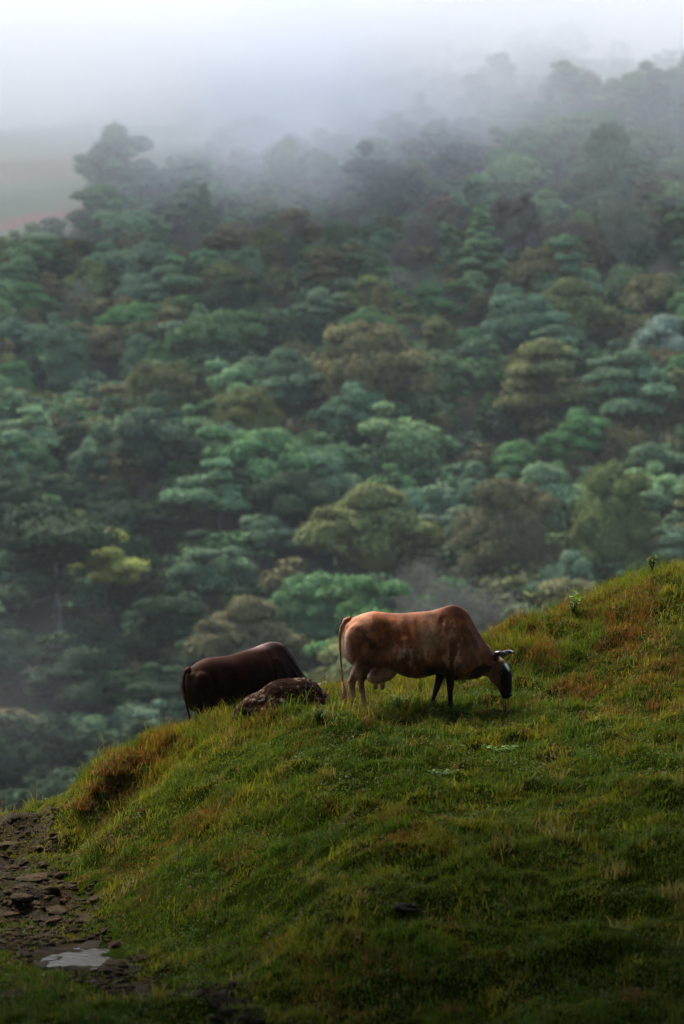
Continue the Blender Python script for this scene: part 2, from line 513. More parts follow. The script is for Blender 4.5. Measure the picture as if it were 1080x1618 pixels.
VAR = {}
def reg(kind, cm, tm, h, wd): VAR.setdefault(kind, []).append((cm, tm, h, wd))
def make_variants():
    for v in range(6):       # domed broadleaf: cauliflower of lobes
        g = np.random.default_rng(100 + v); L = []
        h = 9.5; rx = g.uniform(3.6, 4.6)
        for j in range(34):
            a = g.uniform(0, 2 * math.pi); u = g.uniform(0, 1) ** .55; zz = math.sqrt(max(0, 1 - u * u))
            s = g.uniform(.55, 1.55)
            wob = 1 + .28 * math.sin(a * 2 + v) + .15 * math.sin(a * 3 + 2 * v)
            L.append([rx * u * wob * math.cos(a), rx * u * wob * math.sin(a), 4.4 + 3.7 * zz * (.8 + .35 * math.sin(a + v * 2)) + g.normal() * .6, s * 1.15, s * g.uniform(.9, 1.3), s * g.uniform(.5, .85)])
        L.append([0, 0, 5.0, rx * .72, rx * .72, 2.6])
        cm = crown_mesh('crown', L, 9000, .20, g)
        reg('domed', cm, trunk_mesh('trunk', h, .26, [l[:3] for l in L[:7]], g, .3), h, rx * 2 + 2)
    for v in range(6):       # tiered flat-topped
        g = np.random.default_rng(200 + v); L = []
        h = 10.0; rx = g.uniform(3.8, 5.0)
        for j in range(26):
            a = g.uniform(0, 2 * math.pi); u = g.uniform(0, 1) ** .6
            tier = g.integers(0, 4)
            zz = 4.4 + tier * 1.5 + (1 - u) * .9 + g.normal() * .15
            rr = rx * (1 - .17 * tier)
            s = g.uniform(.6, 1.9)
            rr *= 1 + .25 * math.sin(a * 2 + v)
            L.append([rr * u * math.cos(a), rr * u * math.sin(a), zz, s * 1.1, s * 1.1, s * .5])
        cm = crown_mesh('crown', L, 8500, .19, g, core=.72, updir=.5)
        reg('tiered', cm, trunk_mesh('trunk', h, .24, [l[:3] for l in L[:12]], g), h, rx * 2 + 2)
    for v in range(3):       # conical pine with loose pads
        g = np.random.default_rng(300 + v); L = []
        h = 12.5
        for j in range(30):
            f = (j + .5) / 30; zz = 3.2 + f * 9.2; rr = (1 - f) * 3.4 + .3
            a = j * 2.4 + g.normal() * .3; s = g.uniform(.7, 1.15) * (1.25 - .6 * f)
            L.append([rr * .72 * math.cos(a), rr * .72 * math.sin(a), zz, s * 1.15, s * 1.15, s * .42])
        cm = crown_mesh('crown', L, 8000, .17, g, core=.66, updir=.5)
        reg('pine', cm, trunk_mesh('trunk', h, .24, [l[:3] for l in L[:16]], g, .25), h, 8)
    for v in range(3):       # fine-leaved rounded, soft outline
        g = np.random.default_rng(400 + v); L = []
        h = 10
        for j in range(44):
            a = g.uniform(0, 2 * math.pi); u = g.uniform(0, 1) ** .5; zz = g.uniform(0, 1)
            rr = 4.0 * math.sqrt(max(0.05, 1 - (zz * 1.02 - .28) ** 2 * 1.5))
            L.append([rr * u * math.cos(a) * .9, rr * u * math.sin(a) * .9, 1.8 + zz * 7.0, *([g.uniform(.7, 1.2)] * 2), g.uniform(.6, 1.1)])
        L.append([0, 0, 4.6, 2.9, 2.9, 3.4])
        cm = crown_mesh('crown', L, 15000, .125, g, core=.78, rough=.9, tints=g.uniform(.88, 1.12, len(L)))
        reg('fine', cm, trunk_mesh('trunk', h, .22, [l[:3] for l in L[:8]], g, .2), h, 9)
    for v in range(3):       # twiggy, thinly leaved
        g = np.random.default_rng(500 + v)
        h = 7.5; mb = MB(); tips = []
        for j in range(120):
            a = g.uniform(0, 2 * math.pi); el = g.uniform(.35, 1.45)
            s = Vector((0, 0, g.uniform(.8, 4.5))); L_ = g.uniform(2.0, 4.2)
            d = Vector((math.cos(a) * math.cos(el), math.sin(a) * math.cos(el), math.sin(el)))
            e = s + d * L_; e.z = min(e.z, h)
            m_ = s.lerp(e, .5) + Vector(g.normal(size=3) * .25)
            mb.add(*tube([s, m_, e], [.07, .045, .015], 4, False))
            for q in range(5):
                e2 = e + Vector(g.normal(size=3) * .7); b_ = m_.lerp(e, g.uniform(.2, .9))
                mb.add(*tube([b_, e2], [.03, .008], 3, False)); tips.append(e2)
        tp = np.array([x[:] for x in tips])
        P = tp[g.integers(0, len(tp), 4500)] + g.normal(size=(4500, 3)) * .3
        Nn = g.normal(size=P.shape); Nn /= np.linalg.norm(Nn, axis=1)[:, None]
        b_ = g.uniform(.7, 1.4, len(P))[:, None] * np.ones((1, 3))
        V, Q, Cc = leaves(P, Nn, .095, g, b_)
        o_ = len(V)
        cm = mesh_np('crown', np.concatenate([V, np.array(mb.v)]), [np.concatenate([Q, np.array(mb.q) + o_])], M_leaf, True,
                     np.concatenate([Cc, np.full((len(mb.v), 3), 1.1)]))
        cm['nleaf'] = len(Q)
        reg('twiggy', cm, trunk_mesh('trunk', h * .8, .16, [tips[0][:], tips[9][:]], g, .2), h, 7.5)
make_variants()

PAL = {
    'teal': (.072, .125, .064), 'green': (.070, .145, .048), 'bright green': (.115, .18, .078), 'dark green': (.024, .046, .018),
    'olive': (.115, .130, .042), 'olive brown': (.115, .105, .042), 'grey brown': (.145, .135, .100), 'pale green': (.155, .235, .105),
    'rust': (.18, .085, .045), 'silver green': (.155, .20, .15), 'yellow green': (.22, .24, .055), 'grey green': (.095, .155, .080),
}
TREES = []
def plant(kind, x, y, s, colname, rz=None, vi=None, note=None, sz=1.0):
    VV = VAR[kind]
    cm, tm, h, wd = VV[vi if vi is not None else int(rng.integers(0, len(VV)))]
    z = float(Hfar(np.array([x]), np.array([y]))[0])
    nm = {'domed': 'broadleaf_tree', 'tiered': 'flat_topped_tree', 'pine': 'pine_tree', 'fine': 'bushy_tree', 'twiggy': 'twiggy_tree'}[kind]
    r = empty(nm, (x, y, z - .3), rng.uniform(0, 6.28) if rz is None else rz)
    r.scale = (s, s, s * sz)
    c = link(bpy.data.objects.new('crown', cm), r)
    b = np.array(PAL[colname]) * rng.uniform(1.0, 1.5) * rng.uniform(.93, 1.07, 3)
    c.color = (*b, 1)
    link(bpy.data.objects.new('trunk', tm), r)
    top = proj((x, y, z - .3 + h * s * sz)); 
    rad = wd / 2 * s
    TREES.append(dict(o=r, kind=kind, col=colname, note=note, px=top[0], top=top[1], w=rad * 2 / y * F, x=x, y=y, rad=rad,
                      cy=proj((x, y, z + h * s * sz * .62))[1]))
    return r
def plant_top(kind, px, pytop, s, colname, note, vi=None, sz=1.0, rz=None):
    h = VAR[kind][0][2] * s * sz
    best = None
    for Y in np.arange(125, 460, .5):
        x = (px - 540) / F * Y
        z = float(Hfar(np.array([x]), np.array([Y]))[0]) - .3 + h
        e = proj((x, Y, z))[1]
        if e <= pytop: best = (x, Y); break
    x, Y = best
    return plant(kind, x, Y, s, colname, vi=vi, note=note, sz=sz, rz=rz)

# landmark trees of the photo
plant_top('domed', 172, 203, 1.05, 'grey green', 'tall broad tree rising above the forest edge by the misty meadow, upper left', 3, 1.35)
plant_top('domed', 705, 308, .62, 'rust', 'tree with a rusty orange crown halfway up the slope, right of centre', 1, .9)
plant_top('pine', 760, 325, .92, 'pale green', 'loose light green pine just below the rusty orange tree', 0)
plant_top('pine', 315, 482, .62, 'bright green', 'small bright green cone-shaped pine left of the middle of the forest', 1)
plant_top('tiered', 95, 790, 1.25, 'dark green', 'big dark tiered tree with yellow-tinged tops at the left edge', 2)
plant_top('tiered', 165, 838, .72, 'yellow green', 'flat-topped tree with yellow-green crown at the left, in front of the big dark tiered tree', 3)
plant_top('fine', 805, 745, 1.08, 'olive brown', 'large rounded olive-brown bushy tree above the brown cow', 0)
plant_top('fine', 965, 722, .95, 'olive', 'tall narrow olive bushy tree near the right edge above the grassy ridge', 1, 1.15)
plant_top('domed', 1035, 500, .85, 'silver green', 'silvery green tree at the right edge, halfway up', 2)
plant_top('twiggy', 742, 930, 1.0, 'grey brown', 'pale grey-brown twiggy bush right behind the hump of the brown cow', 0)
plant_top('twiggy', 690, 938, .8, 'grey brown', 'smaller pale twiggy bush left of the one behind the cow hump', 1)
plant_top('twiggy', 985, 318, 1.15, 'grey brown', 'grey-brown leafless tree high on the right of the slope', 2)
plant_top('twiggy', 905, 345, .9, 'grey brown', 'grey-brown scrubby tree left of the leafless one high on the right', 1)
plant_top('domed', 835, 878, .42, 'bright green', 'small bright leafy young tree below the large olive-brown bushy tree', 3)
plant_top('domed', 690, 548, .75, 'bright green', 'fresh green clumpy tree near the centre right', 4)
plant_top('domed', 640, 640, .85, 'bright green', 'fresh green clumpy tree just below the other fresh green one near the centre', 5)
plant_top('tiered', 865, 545, 1.05, 'olive', 'wide olive flat-topped tree in the row right of the fresh green trees', 1)
plant_top('tiered', 985, 560, 1.0, 'grey green', 'wide grey-green flat-topped tree below the silvery tree', 4)
plant_top('domed', 590, 765, 1.0, 'olive', 'olive domed tree with pale top left of the large olive-brown bushy tree', 2)
plant_top('fine', 250, 560, 1.0, 'olive', 'mustard-olive soft rounded tree below the small bright cone-shaped pine', 2)

plant_top('domed', 222, 258, .95, 'teal', 'dull green domed tree close on the right of the tall broad tree, upper left', 3)
plant_top('tiered', 150, 300, .9, 'green', 'layered green tree directly in front of the tall broad tree, upper left', 0)
plant_top('domed', 205, 318, .85, 'grey green', 'domed tree below and just right of the tall broad tree, upper left', 5)
plant_top('domed', 300, 250, .9, 'grey green', 'pale domed tree on the forest edge, second to the right of the tall broad tree', 1)
# fill the slope
n_named = len(TREES)
cand = []
Yc = 120.0
row = 0
while Yc < 432:
    sp_ = 5.0 + (Yc - 120) * .007
    half = .165 * Yc + 4
    xs = np.arange(-half + (row % 2) * sp_ / 2, half, sp_)
    for x in xs:
        xx = x + rng.normal() * sp_ * .2; yy = Yc + rng.normal() * sp_ * .22
        cand.append((xx, yy))
    Yc += sp_ * .92; row += 1
def near_top(px): # near-hill silhouette
    return np.interp(px, [-200, 60, 130, 300, 520, 660, 765, 960, 1080, 1300], [1315, 1310, 1250, 1155, 1088, 1068, 1005, 924, 890, 850])
extra = []; inview = []
for xx, yy in cand:
    z = float(Hfar(np.array([xx]), np.array([yy]))[0])
    if float(meadow_mask(np.array([xx]), np.array([yy]))[0]) > .4: continue
    pxb, pyb = proj((xx, yy, z)); ptx, pty = proj((xx, yy, z + 10))
    u = float(fbm(np.array([xx / 26 + 3.]), np.array([yy / 40.]), 2)[0]); v = rng.random()
    # colour family from place on the slope
    warm = (pxb > 560 and 430 < pyb < 720) or (u > .62)
    if v < .68: kind = 'domed'
    elif v < .80: kind = 'tiered'
    elif v < .83: kind = 'pine'
    elif v < .92: kind = 'fine'
    else: kind = 'twiggy'
    scrub = 620 < pxb < 1000 and abs((pyb - 60) - (440 - (pxb - 650) * .34)) < 38
    if scrub: kind = 'twiggy' if rng.random() < .5 else 'fine'
    if kind == 'twiggy': cn = 'grey brown'
    elif scrub: cn = 'grey brown' if rng.random() < .4 else 'pale green'
    elif warm: cn = ['olive', 'grey green', 'green', 'olive brown', 'grey green'][int(rng.integers(0, 5))]
    else: cn = ['teal', 'green', 'teal', 'grey green', 'bright green', 'dark green', 'green', 'pale green'][int(rng.integers(0, 8))]
    if kind == 'fine' and cn in ('bright green', 'teal'): cn = 'olive'
    if pxb < 330 and pyb > 820 and rng.random() < .85: cn = 'dark green'  # dimness of the lower-left valley put into the leaf colour
    s = float(np.clip(rng.gamma(8, .55 / 8), .32, 1.0))
    if kind == 'twiggy': s *= .85
    # keep the landmark trees clear
    bad = False
    for tdat in TREES[:n_named]:
        dx, dy = xx - tdat['x'], yy - tdat['y']
        if math.hypot(dx, dy) < tdat['rad'] * .8 + 2.2: bad = True
        if -14 < dy < 0 and abs(dx) < tdat['rad'] * .9: s = min(s, .62)
    if bad: continue
    vis = -40 < ptx < 1120 and pty < near_top(ptx) - 8 and pyb > 40
    (inview if vis else extra).append((kind, xx, yy, s, cn))

inview.sort(key=lambda q: -q[3] / q[2])
NV = 268
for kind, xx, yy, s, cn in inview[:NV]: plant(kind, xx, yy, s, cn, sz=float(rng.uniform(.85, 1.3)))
rest = inview[NV:]
print('INVIEW', len(inview))

# names of places in the photo, for labels that tell the trees apart
def sizeword(wd): return 'small' if wd < 85 else 'medium-sized' if wd < 135 else 'large'
KW = {'domed': 'domed leafy tree', 'tiered': 'flat-topped tiered tree', 'pine': 'conical pine', 'fine': 'soft rounded bushy tree', 'twiggy': 'thin twiggy tree'}
cols = [(140, 'left edge'), (300, 'left'), (460, 'centre left'), (620, 'centre'), (780, 'centre right'), (940, 'right'), (9999, 'right edge')]
rows = [(240, 'in the thick fog'), (340, 'in the upper mist'), (440, 'on the upper slope'), (540, 'above mid-slope'), (640, 'at mid-slope'),
        (740, 'just below mid-slope'), (840, 'on the lower slope'), (940, 'low on the slope'), (1040, 'level with the cattle'), (9999, 'at the foot of the slope')]
ORD = ['', 'second', 'third', 'fourth', 'fifth', 'sixth', 'seventh', 'eighth', 'ninth']
cells = {}
for td in TREES:
    if td['note']:
        tag(td['o'], td['note'], 'tree', 'trees on the far slope'); continue
    cw = next(c for a, c in cols if td['px'] < a); rw = next(c for a, c in rows if td['top'] < a)
    cells.setdefault((td['kind'], td['col'], cw, rw), []).append(td)
for (k, c, cw, rw), L in cells.items():
    L.sort(key=lambda q: q['px'])
    for i, td in enumerate(L):
        pos = '' if len(L) == 1 else (('leftmost of %d ' % len(L)) if i == 0 else ORD[min(i, 8)] + ' of %d ' % len(L))
        kw = KW[k] + ('s' if len(L) > 1 else '')
        tag(td['o'], f"{pos}{c.replace(' ', '-')} {kw} {rw}, {cw}", 'tree', 'trees on the far slope')

# trees beyond the frame and the undergrowth between the trees: masses nobody could count
def merge_copies(name, items, frac, jitter=.0):
    Vs, Qs, Ts, Cs = [], [], [], []; off = 0
    for cm, x, y, s, colr, sz in items:
        nv = len(cm.vertices); co_ = np.empty(nv * 3, dtype=np.float32); cm.vertices.foreach_get('co', co_); co_ = co_.reshape(-1, 3)
        cc = np.empty(nv * 4, dtype=np.float32); cm.color_attributes['col'].data.foreach_get('color', cc); cc = cc.reshape(-1, 4)[:, :3]
        nl = int(cm['nleaf']) * 4
        pick = rng.random(nl // 4) < frac
        co_ = co_[:nl].reshape(-1, 4, 3)[pick]; cc = cc[:nl].reshape(-1, 4, 3)[pick]
        ce = co_.mean(1, keepdims=True); co_ = ce + (co_ - ce) * (1 / math.sqrt(frac)) * .9
        a = rng.uniform(0, 6.28); ca, sa = math.cos(a), math.sin(a)
        v = co_.reshape(-1, 3) * s; v[:, 2] *= sz
        v = np.stack([v[:, 0] * ca - v[:, 1] * sa + x, v[:, 0] * sa + v[:, 1] * ca + y, v[:, 2]], 1)
        v[:, 2] += float(Hfar(np.array([x]), np.array([y]))[0]) - .3
        Vs.append(v); Cs.append(cc.reshape(-1, 3) * np.array(colr)); Qs.append(np.arange(len(v)).reshape(-1, 4) + off); off += len(v)
    return obj_np(name, np.concatenate(Vs), [np.concatenate(Qs)], M_leaf, col=np.concatenate(Cs))
items = []
for kind, x, y, s, cn in extra:
    if abs(x) > .30 * y + 10: continue
    cm, tm, h, wd = VAR[kind][int(rng.integers(0, len(VAR[kind])))]
    items.append((cm, x, y, s, tuple(1.25 * q for q in PAL[cn]), 1.0))
for y in np.arange(140, 420, 9):
    for sgn in (-1, 1):
        for x in np.arange(.165 * y + 6, .165 * y + 48, 9):
            if float(meadow_mask(np.array([sgn * x]), np.array([y]))[0]) > .4: continue
            k = ['domed', 'tiered'][int(rng.integers(0, 2))]
            cm = VAR[k][int(rng.integers(0, 6))][0]
            items.append((cm, sgn * x + rng.normal() * 1.5, y + rng.normal() * 1.5, rng.uniform(.75, 1.05), PAL[['teal', 'green', 'grey green', 'olive'][int(rng.integers(0, 4))]], 1.0))
items_rest = []
for kind, x, y, s, cn in rest:
    cm, tm, h, wd = VAR[kind][int(rng.integers(0, len(VAR[kind])))]
    items_rest.append((cm, x, y, s, tuple(q * rng.uniform(1.0, 1.5) for q in PAL[cn]), rng.uniform(.85, 1.3)))
fo2 = merge_copies('forest', items_rest, .38)
tag(fo2, 'smaller trees that close the forest canopy between the larger ones', 'forest', kind='stuff')
fo = merge_copies('distant_forest', items, .22)
tag(fo, 'mass of forest beyond the single trees on the slope', 'forest', kind='stuff')
items = []
for y in np.arange(112, 430, 3.7):
    for x in np.arange(-.17 * y - 6, .17 * y + 6, 3.7):
        xx = x + rng.normal() * 1.4; yy = y + rng.normal() * 1.4
        mm = float(meadow_mask(np.array([xx]), np.array([yy]))[0])
        if mm > .4 and rng.random() < .985: continue
        z = float(Hfar(np.array([xx]), np.array([yy]))[0]); p = proj((xx, yy, z + 3))
        if p[1] > near_top(p[0]) + 20: continue
        if rng.random() < .25: continue
        cn = ['teal', 'green', 'olive', 'grey green', 'olive brown', 'pale green', 'dark green', 'olive brown'][int(rng.integers(0, 8))]
        k = ['domed', 'fine', 'tiered'][int(rng.integers(0, 3))]
        if p[0] < 330 and p[1] > 800 and rng.random() < .8: cn = 'dark green'  # shrubs of the dim lower-left valley darkened by colour as well
        items.append((VAR[k][int(rng.integers(0, 3))][0], xx, yy, rng.uniform(.3, .68), PAL[cn], .85))
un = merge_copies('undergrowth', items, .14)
tag(un, 'dense shrubs filling the gaps between the trees', 'undergrowth', kind='stuff')
print('TREES', len(TREES), 'extra', len(extra), 'under', len(items))

# ------------------------------------------------------------------ unseen trees added to darken the lower slope
gS = np.random.default_rng(77)
def shade_tree(x, y, zc, rad, label, seed, ox=0.0, oy=0.0):  # unseen tree, put in for the shade of its crown
    g = np.random.default_rng(seed); z0 = gz(x, y); hc = zc - z0; L = []
    for j in range(40):
        a = g.uniform(0, 6.28); u = g.uniform(0, 1) ** .5; s_ = g.uniform(.9, 1.6)
        L.append([ox + rad * u * math.cos(a), oy + rad * u * math.sin(a), hc + 1.2 + g.uniform(0, 2.6) * (1 - .5 * u), s_ * 1.2, s_ * 1.2, s_ * .6])
    cm = crown_mesh('crown', L, 16000, .13, g, core=.8)
    r_ = empty('added_shade_tree', (x, y, z0)); c_ = link(bpy.data.objects.new('crown', cm), r_); c_.color = (.05, .09, .035, 1)
    link(bpy.data.objects.new('trunk', trunk_mesh('trunk', hc + 2, .28, [l[:3] for l in L[:10]], g, .75)), r_)
    tag(r_, label, 'tree')
shade_tree(8.2, 21.5, 7.2, 6.6, 'added shade tree on the slope to the right, outside the picture', 1)
shade_tree(-10.8, 18.5, 7.0, 6.2, 'added shade tree left of the muddy track, outside the picture', 2, 3.2)
shade_tree(9.6, 13.0, 6.0, 5.6, 'added shade tree to the right of the viewpoint, outside the picture', 3, -3.8)
shade_tree(-9.4, 10.0, 5.6, 5.6, 'added shade tree to the left of the viewpoint, outside the picture', 4, 4.4)
shade_tree(1.5, -4.0, 5.4, 6.5, 'added shade tree behind the viewpoint', 5)
shade_tree(-9.5, -1.0, 5.4, 5.5, 'added shade tree behind and left of the viewpoint', 6)
shade_tree(10.5, 3.0, 6.4, 5.5, 'added shade tree behind and right of the viewpoint', 8)

for i_, (x_, y_, s_) in enumerate([(-11.5, 22, 1.25), (-12.5, 15, 1.35), (-12, 8, 1.3), (-13, 0, 1.3), (12.5, 24, 1.15), (12.5, 17, 1.3), (12, 9, 1.3), (14, 1, 1.3), (-5, -9, 1.3), (5, -10, 1.3)]):  # unseen ring of trees added to block the low sky
    r_ = empty('added_side_tree', (x_, y_, gz(x_, y_) - .4), i_ * 1.3); r_.scale = (s_, s_, s_)
    cm, tm, h_, w_ = VAR['domed'][i_ % 6]; c_ = link(bpy.data.objects.new('crown', cm), r_); c_.color = (.05, .09, .035, 1); link(bpy.data.objects.new('trunk', tm), r_)
    tag(r_, f"broadleaf tree added to block low sky outside the picture, {['nearest to', 'second from', 'third from', 'farthest from'][i_ % 4] + ' the mound on the ' + ('left' if i_ < 4 else 'right') if i_ < 8 else ('behind the viewpoint, ' + ('left' if i_ == 8 else 'right'))}", 'tree', 'added sky-blocking trees round the viewpoint')
shade_tree(-9.8, 22.0, 9.2, 5.2, 'added shade tree leaning over the left side of the mound, outside the picture', 9, 4.0, 4.2)
shade_tree(-10.2, 25.0, 10.2, 5.2, 'added shade tree leaning high over the middle of the mound, outside the picture', 12, 8.2, -.5)
shade_tree(9.8, 16.5, 6.6, 4.6, 'added shade tree leaning over the foot of the mound, outside the picture', 13, -8.6, 1.2)
shade_tree(10.2, 24.5, 10.2, 5.0, 'added shade tree leaning high over the right of the mound, outside the picture', 14, -8.2, -.7)
shade_tree(0.5, -12.0, 6.4, 6.5, 'added shade tree farther behind the viewpoint', 15)
shade_tree(-9.6, 16.0, 7.4, 4.8, 'added shade tree leaning over the muddy track, outside the picture', 10, 8.5, 4.0)
shade_tree(9.8, 19.5, 8.2, 5.0, 'added shade tree leaning over the lower right of the mound, outside the picture', 11, -5.7, 3.5)

# ------------------------------------------------------------------ cattle
def ell_loft(stations, seg=28):
    """stations: (cx, cz, dirx, dirz, halfwidth, up, down, narrowtop, cy) sections perpendicular to dir in the x-z plane"""
    V = []; Q = []; T = []
    for (cx, cz, dx, dz, wd, up, dn, nt_, cy) in stations:
        L = math.hypot(dx, dz); dx /= L; dz /= L
        nx_, nz_ = -dz, dx
        for s in range(seg):
            th = 2 * math.pi * s / seg
            c_, s_ = math.cos(th), math.sin(th)
            yy = wd * math.copysign(abs(c_) ** .85, c_)
            hh = (up if s_ > 0 else dn) * math.copysign(abs(s_) ** .9, s_)
            if s_ > 0: yy *= 1 - nt_ * s_ ** 1.3
            V.append((cx + nx_ * hh, cy + yy, cz + nz_ * hh))
    k = len(stations)
    for i in range(k - 1):
        for s in range(seg):
            Q.append((i * seg + s, i * seg + (s + 1) % seg, (i + 1) * seg + (s + 1) % seg, (i + 1) * seg + s))
    for e, st in ((0, stations[0]), (1, stations[-1])):
        V.append((st[0], st[8], st[1])); ci = len(V) - 1; b = (k - 1) * seg if e else 0
        for s in range(seg): T.append((ci, b + s, b + (s + 1) % seg))
    return V, Q, T
def ellipsoid(c, r, rot=0.0):
    v = ICV * np.array(r)
    ca, sa = math.cos(rot), math.sin(rot)
    v = np.stack([v[:, 0] * ca - v[:, 2] * sa, v[:, 1], v[:, 0] * sa + v[:, 2] * ca], 1) + np.array(c)
    return [tuple(x) for x in v], [], [tuple(x) for x in ICF]

def coat_mat(name, frost):
    m, t, o = newmat(name)
    vc = N(t, 'ShaderNodeVertexColor', layer_name='col')
    co = coord(t)
    a = ramp(t, noise_tex(t, 5, 5, .6, co).outputs[0], [(.3, (.62, .62, .62)), (.7, (1.3, 1.3, 1.3))])
    b = ramp(t, noise_tex(t, 40, 4, .7, coord(t, (1, 1, .35))).outputs[0], [(.3, (.72, .72, .72)), (.7, (1.25, 1.25, 1.25))])
    c = mixc(t, 1.0, vc.outputs[0], a, 'MULTIPLY'); c = mixc(t, 1.0, c, b, 'MULTIPLY')
    p = pbsdf(t, o, c, .6, .07 if frost > .03 else .02, noise_tex(t, 90, 3, .7, coord(t, (1, 1, .3))).outputs[0], .25, .01)
    p.inputs['Sheen Weight'].default_value = frost; p.inputs['Sheen Roughness'].default_value = .45
    return m
M_coat = coat_mat('chestnut_coat', .04)
M_dark = coat_mat('dark_coat', .0)
m, t, o = newmat('horn'); M_horn = m
c = ramp(t, noise_tex(t, 25, 3, .5, coord(t)).outputs[0], [(.3, (.022, .018, .017)), (.7, (.075, .06, .055))]); pbsdf(t, o, c, .35, .5)
m, t, o = newmat('udder_skin'); M_udder = m
c = ramp(t, noise_tex(t, 9, 4, .6, coord(t)).outputs[0], [(.3, (.17, .075, .045)), (.7, (.30, .145, .09))]); pbsdf(t, o, c, .55, .4)
m, t, o = newmat('dung'); M_dung = m; pbsdf(t, o, (.012, .010, .007), .95, .1)
m, t, o = newmat('eye'); M_eye = m; pbsdf(t, o, (.008, .006, .005), .12, .6)
m, t, o = newmat('hoof'); M_hoof = m; pbsdf(t, o, (.03, .024, .02), .5, .3)

def head_rot(p, piv, yaw, pit):
    v = Vector(p) - Vector(piv)
    v = Matrix.Rotation(yaw, 3, 'Z') @ (Matrix.Rotation(pit, 3, 'Y') @ v)
    return v + Vector(piv)

def make_cow(name, coat, paint, udder=True, ribs=1.0, yaw=-.38, pit=0.0, hump=1.0, horn_scale=1.0, legdy=.17, neckdrop=0.0, extra_tail=True, headdown=0.0):
    root = empty(name)
    mb = MB()
    H = hump
    st = []
    for px, t_, b_, wd, nt_ in [(541, 1004, 1032, .07, 0), (546, 987, 1042, .15, .2), (556, 976, 1052, .21, .3), (572, 969.5, 1053, .245, .28), (588, 965, 1054, .27, .20),
                                (617, 965.5, 1060, .265, .40), (640, 966, 1070, .29, .46), (660, 966, 1073, .30, .44), (680, 965, 1068, .285, .45),
                                (694, 963 - 2 * H, 1065, .285, .55), (705, 963 - 6 * H, 1066, .265, .70), (717, 964 - 9.5 * H, 1068, .25, .78), (729, 966 - 7 * H, 1070, .225, .72),
                                (740, 973 - 5 * H, 1072, .19, .6), (749, 986, 1073, .165, .5), (757, 1001, 1073, .13, .4)]:
        x = (px - 540) / 136.6; zt = (1127 - t_) / 136.6; zb = (1127 - b_) / 136.6
        cz = zb + (zt - zb) * .42
        st.append((x, cz, 1, 0, wd, zt - cz, cz - zb, nt_, 0))
    mb.add(*ell_loft(st))
    # neck, sloping down to the head
    nd = neckdrop
    neck = [(1.28, .80, 1, -.75, .17, .34, .30, .4, 0), (1.43, .70 - nd * .3, 1, -.85, .135, .27, .27, .4, 0), (1.56, .63 - nd * .6, 1, -.8, .115, .205, .225, .3, 0),
            (1.68, .575 - nd * .85, 1, -.6, .10, .15, .17, .2, 0), (1.80, .53 - nd, 1, -.6, .085, .12, .12, .1, 0)]
    mb.add(*ell_loft(neck))
    # dewlap: thin fold under throat and brisket
    dl = [(1.22, .50, 1, -.1, .05, .12, .12, .2, 0), (1.36, .455, 1, -.1, .035, .12, .085, .2, 0), (1.46, .47 - nd * .3, 1, .1, .028, .12, .09, .2, 0), (1.60, .50 - nd * .6, 1, 0, .025, .12, .07, .2, 0)]
    mb.add(*ell_loft(dl, 16))
    # pelvis, shoulder and thigh masses
    for sy in (-1, 1):
        mb.add(*ellipsoid((.11, sy * .075, .99), (.08, .06, .07)))
        mb.add(*ellipsoid((.19, sy * .13, .80), (.165, .125, .26), .12))
        mb.add(*ellipsoid((1.24, sy * .125, .78), (.16, .105, .28), .12))
        mb.add(*ellipsoid((.82, sy * .165, .72), (.42, .14, .25)))
    def leg(pts, sy):
        V, Q, T = tube([(p[0], sy * p[1], p[2]) for p in pts], [p[3] for p in pts], 12)
        mb.add(V, Q, T)
    hn_near = [(.24, .09, .86, .11), (.27, .125, .68, .135), (.24, .165, .55, .105), (.15, .17, .44, .072), (.105, .17, .375, .056), (.115, .17, .28, .043), (.13, .17, .16, .037), (.135, .17, .075, .045), (.16, .17, .03, .05)]
    hn_far = [(.24, .09, .86, .11), (.31, .125, .66, .13), (.31, .165, .53, .10), (.25, .17, .43, .07), (.21, .17, .375, .055), (.225, .17, .28, .043), (.25, .17, .16, .037), (.26, .17, .075, .045), (.285, .17, .03, .05)]
    fr_near = [(1.23, .09, .78, .09), (1.225, .13, .62, .10), (1.235, .155, .50, .075), (1.24, .15, .38, .052), (1.245, .15, .33, .05), (1.24, .15, .22, .035), (1.245, .15, .1, .037), (1.25, .15, .06, .043), (1.27, .15, .025, .047)]
    fr_far = [(1.22, .09, .74, .09), (1.19, .13, .6, .095), (1.155, .15, .48, .07), (1.12, .15, .36, .05), (1.105, .15, .31, .047), (1.07, .15, .2, .034), (1.045, .15, .1, .036), (1.045, .15, .06, .043), (1.065, .15, .025, .047)]
    leg(hn_near, -1); leg(hn_far, 1); leg(fr_near, -1); leg(fr_far, 1)
    # head
    piv = (1.74, 0, .56 - nd)
    hs = []
    for cx, cz, dx, dz, wd, up, dn in [(1.72, .600, 1, -.9, .08, .07, .07), (1.775, .555, 1, -1.3, .105, .12, .11), (1.815, .49, 1, -2.0, .118, .135, .14),
                                       (1.85, .425, 1, -3, .112, .125, .14), (1.875, .36, 1, -4, .092, .10, .12), (1.89, .295, 1, -5, .074, .083, .085), (1.90, .235, 1, -8, .070, .07, .065),
                                       (1.90, .195, 1, -8, .066, .062, .055), (1.90, .168, 1, -8, .045, .04, .035)]:
        hs.append((cx, cz - nd, dx, dz, wd, up, dn, .25, 0))
    V, Q, T = ell_loft(hs, 20)
    V = [head_rot(p, piv, yaw, pit) for p in V]
    mb.add(V, Q, T)
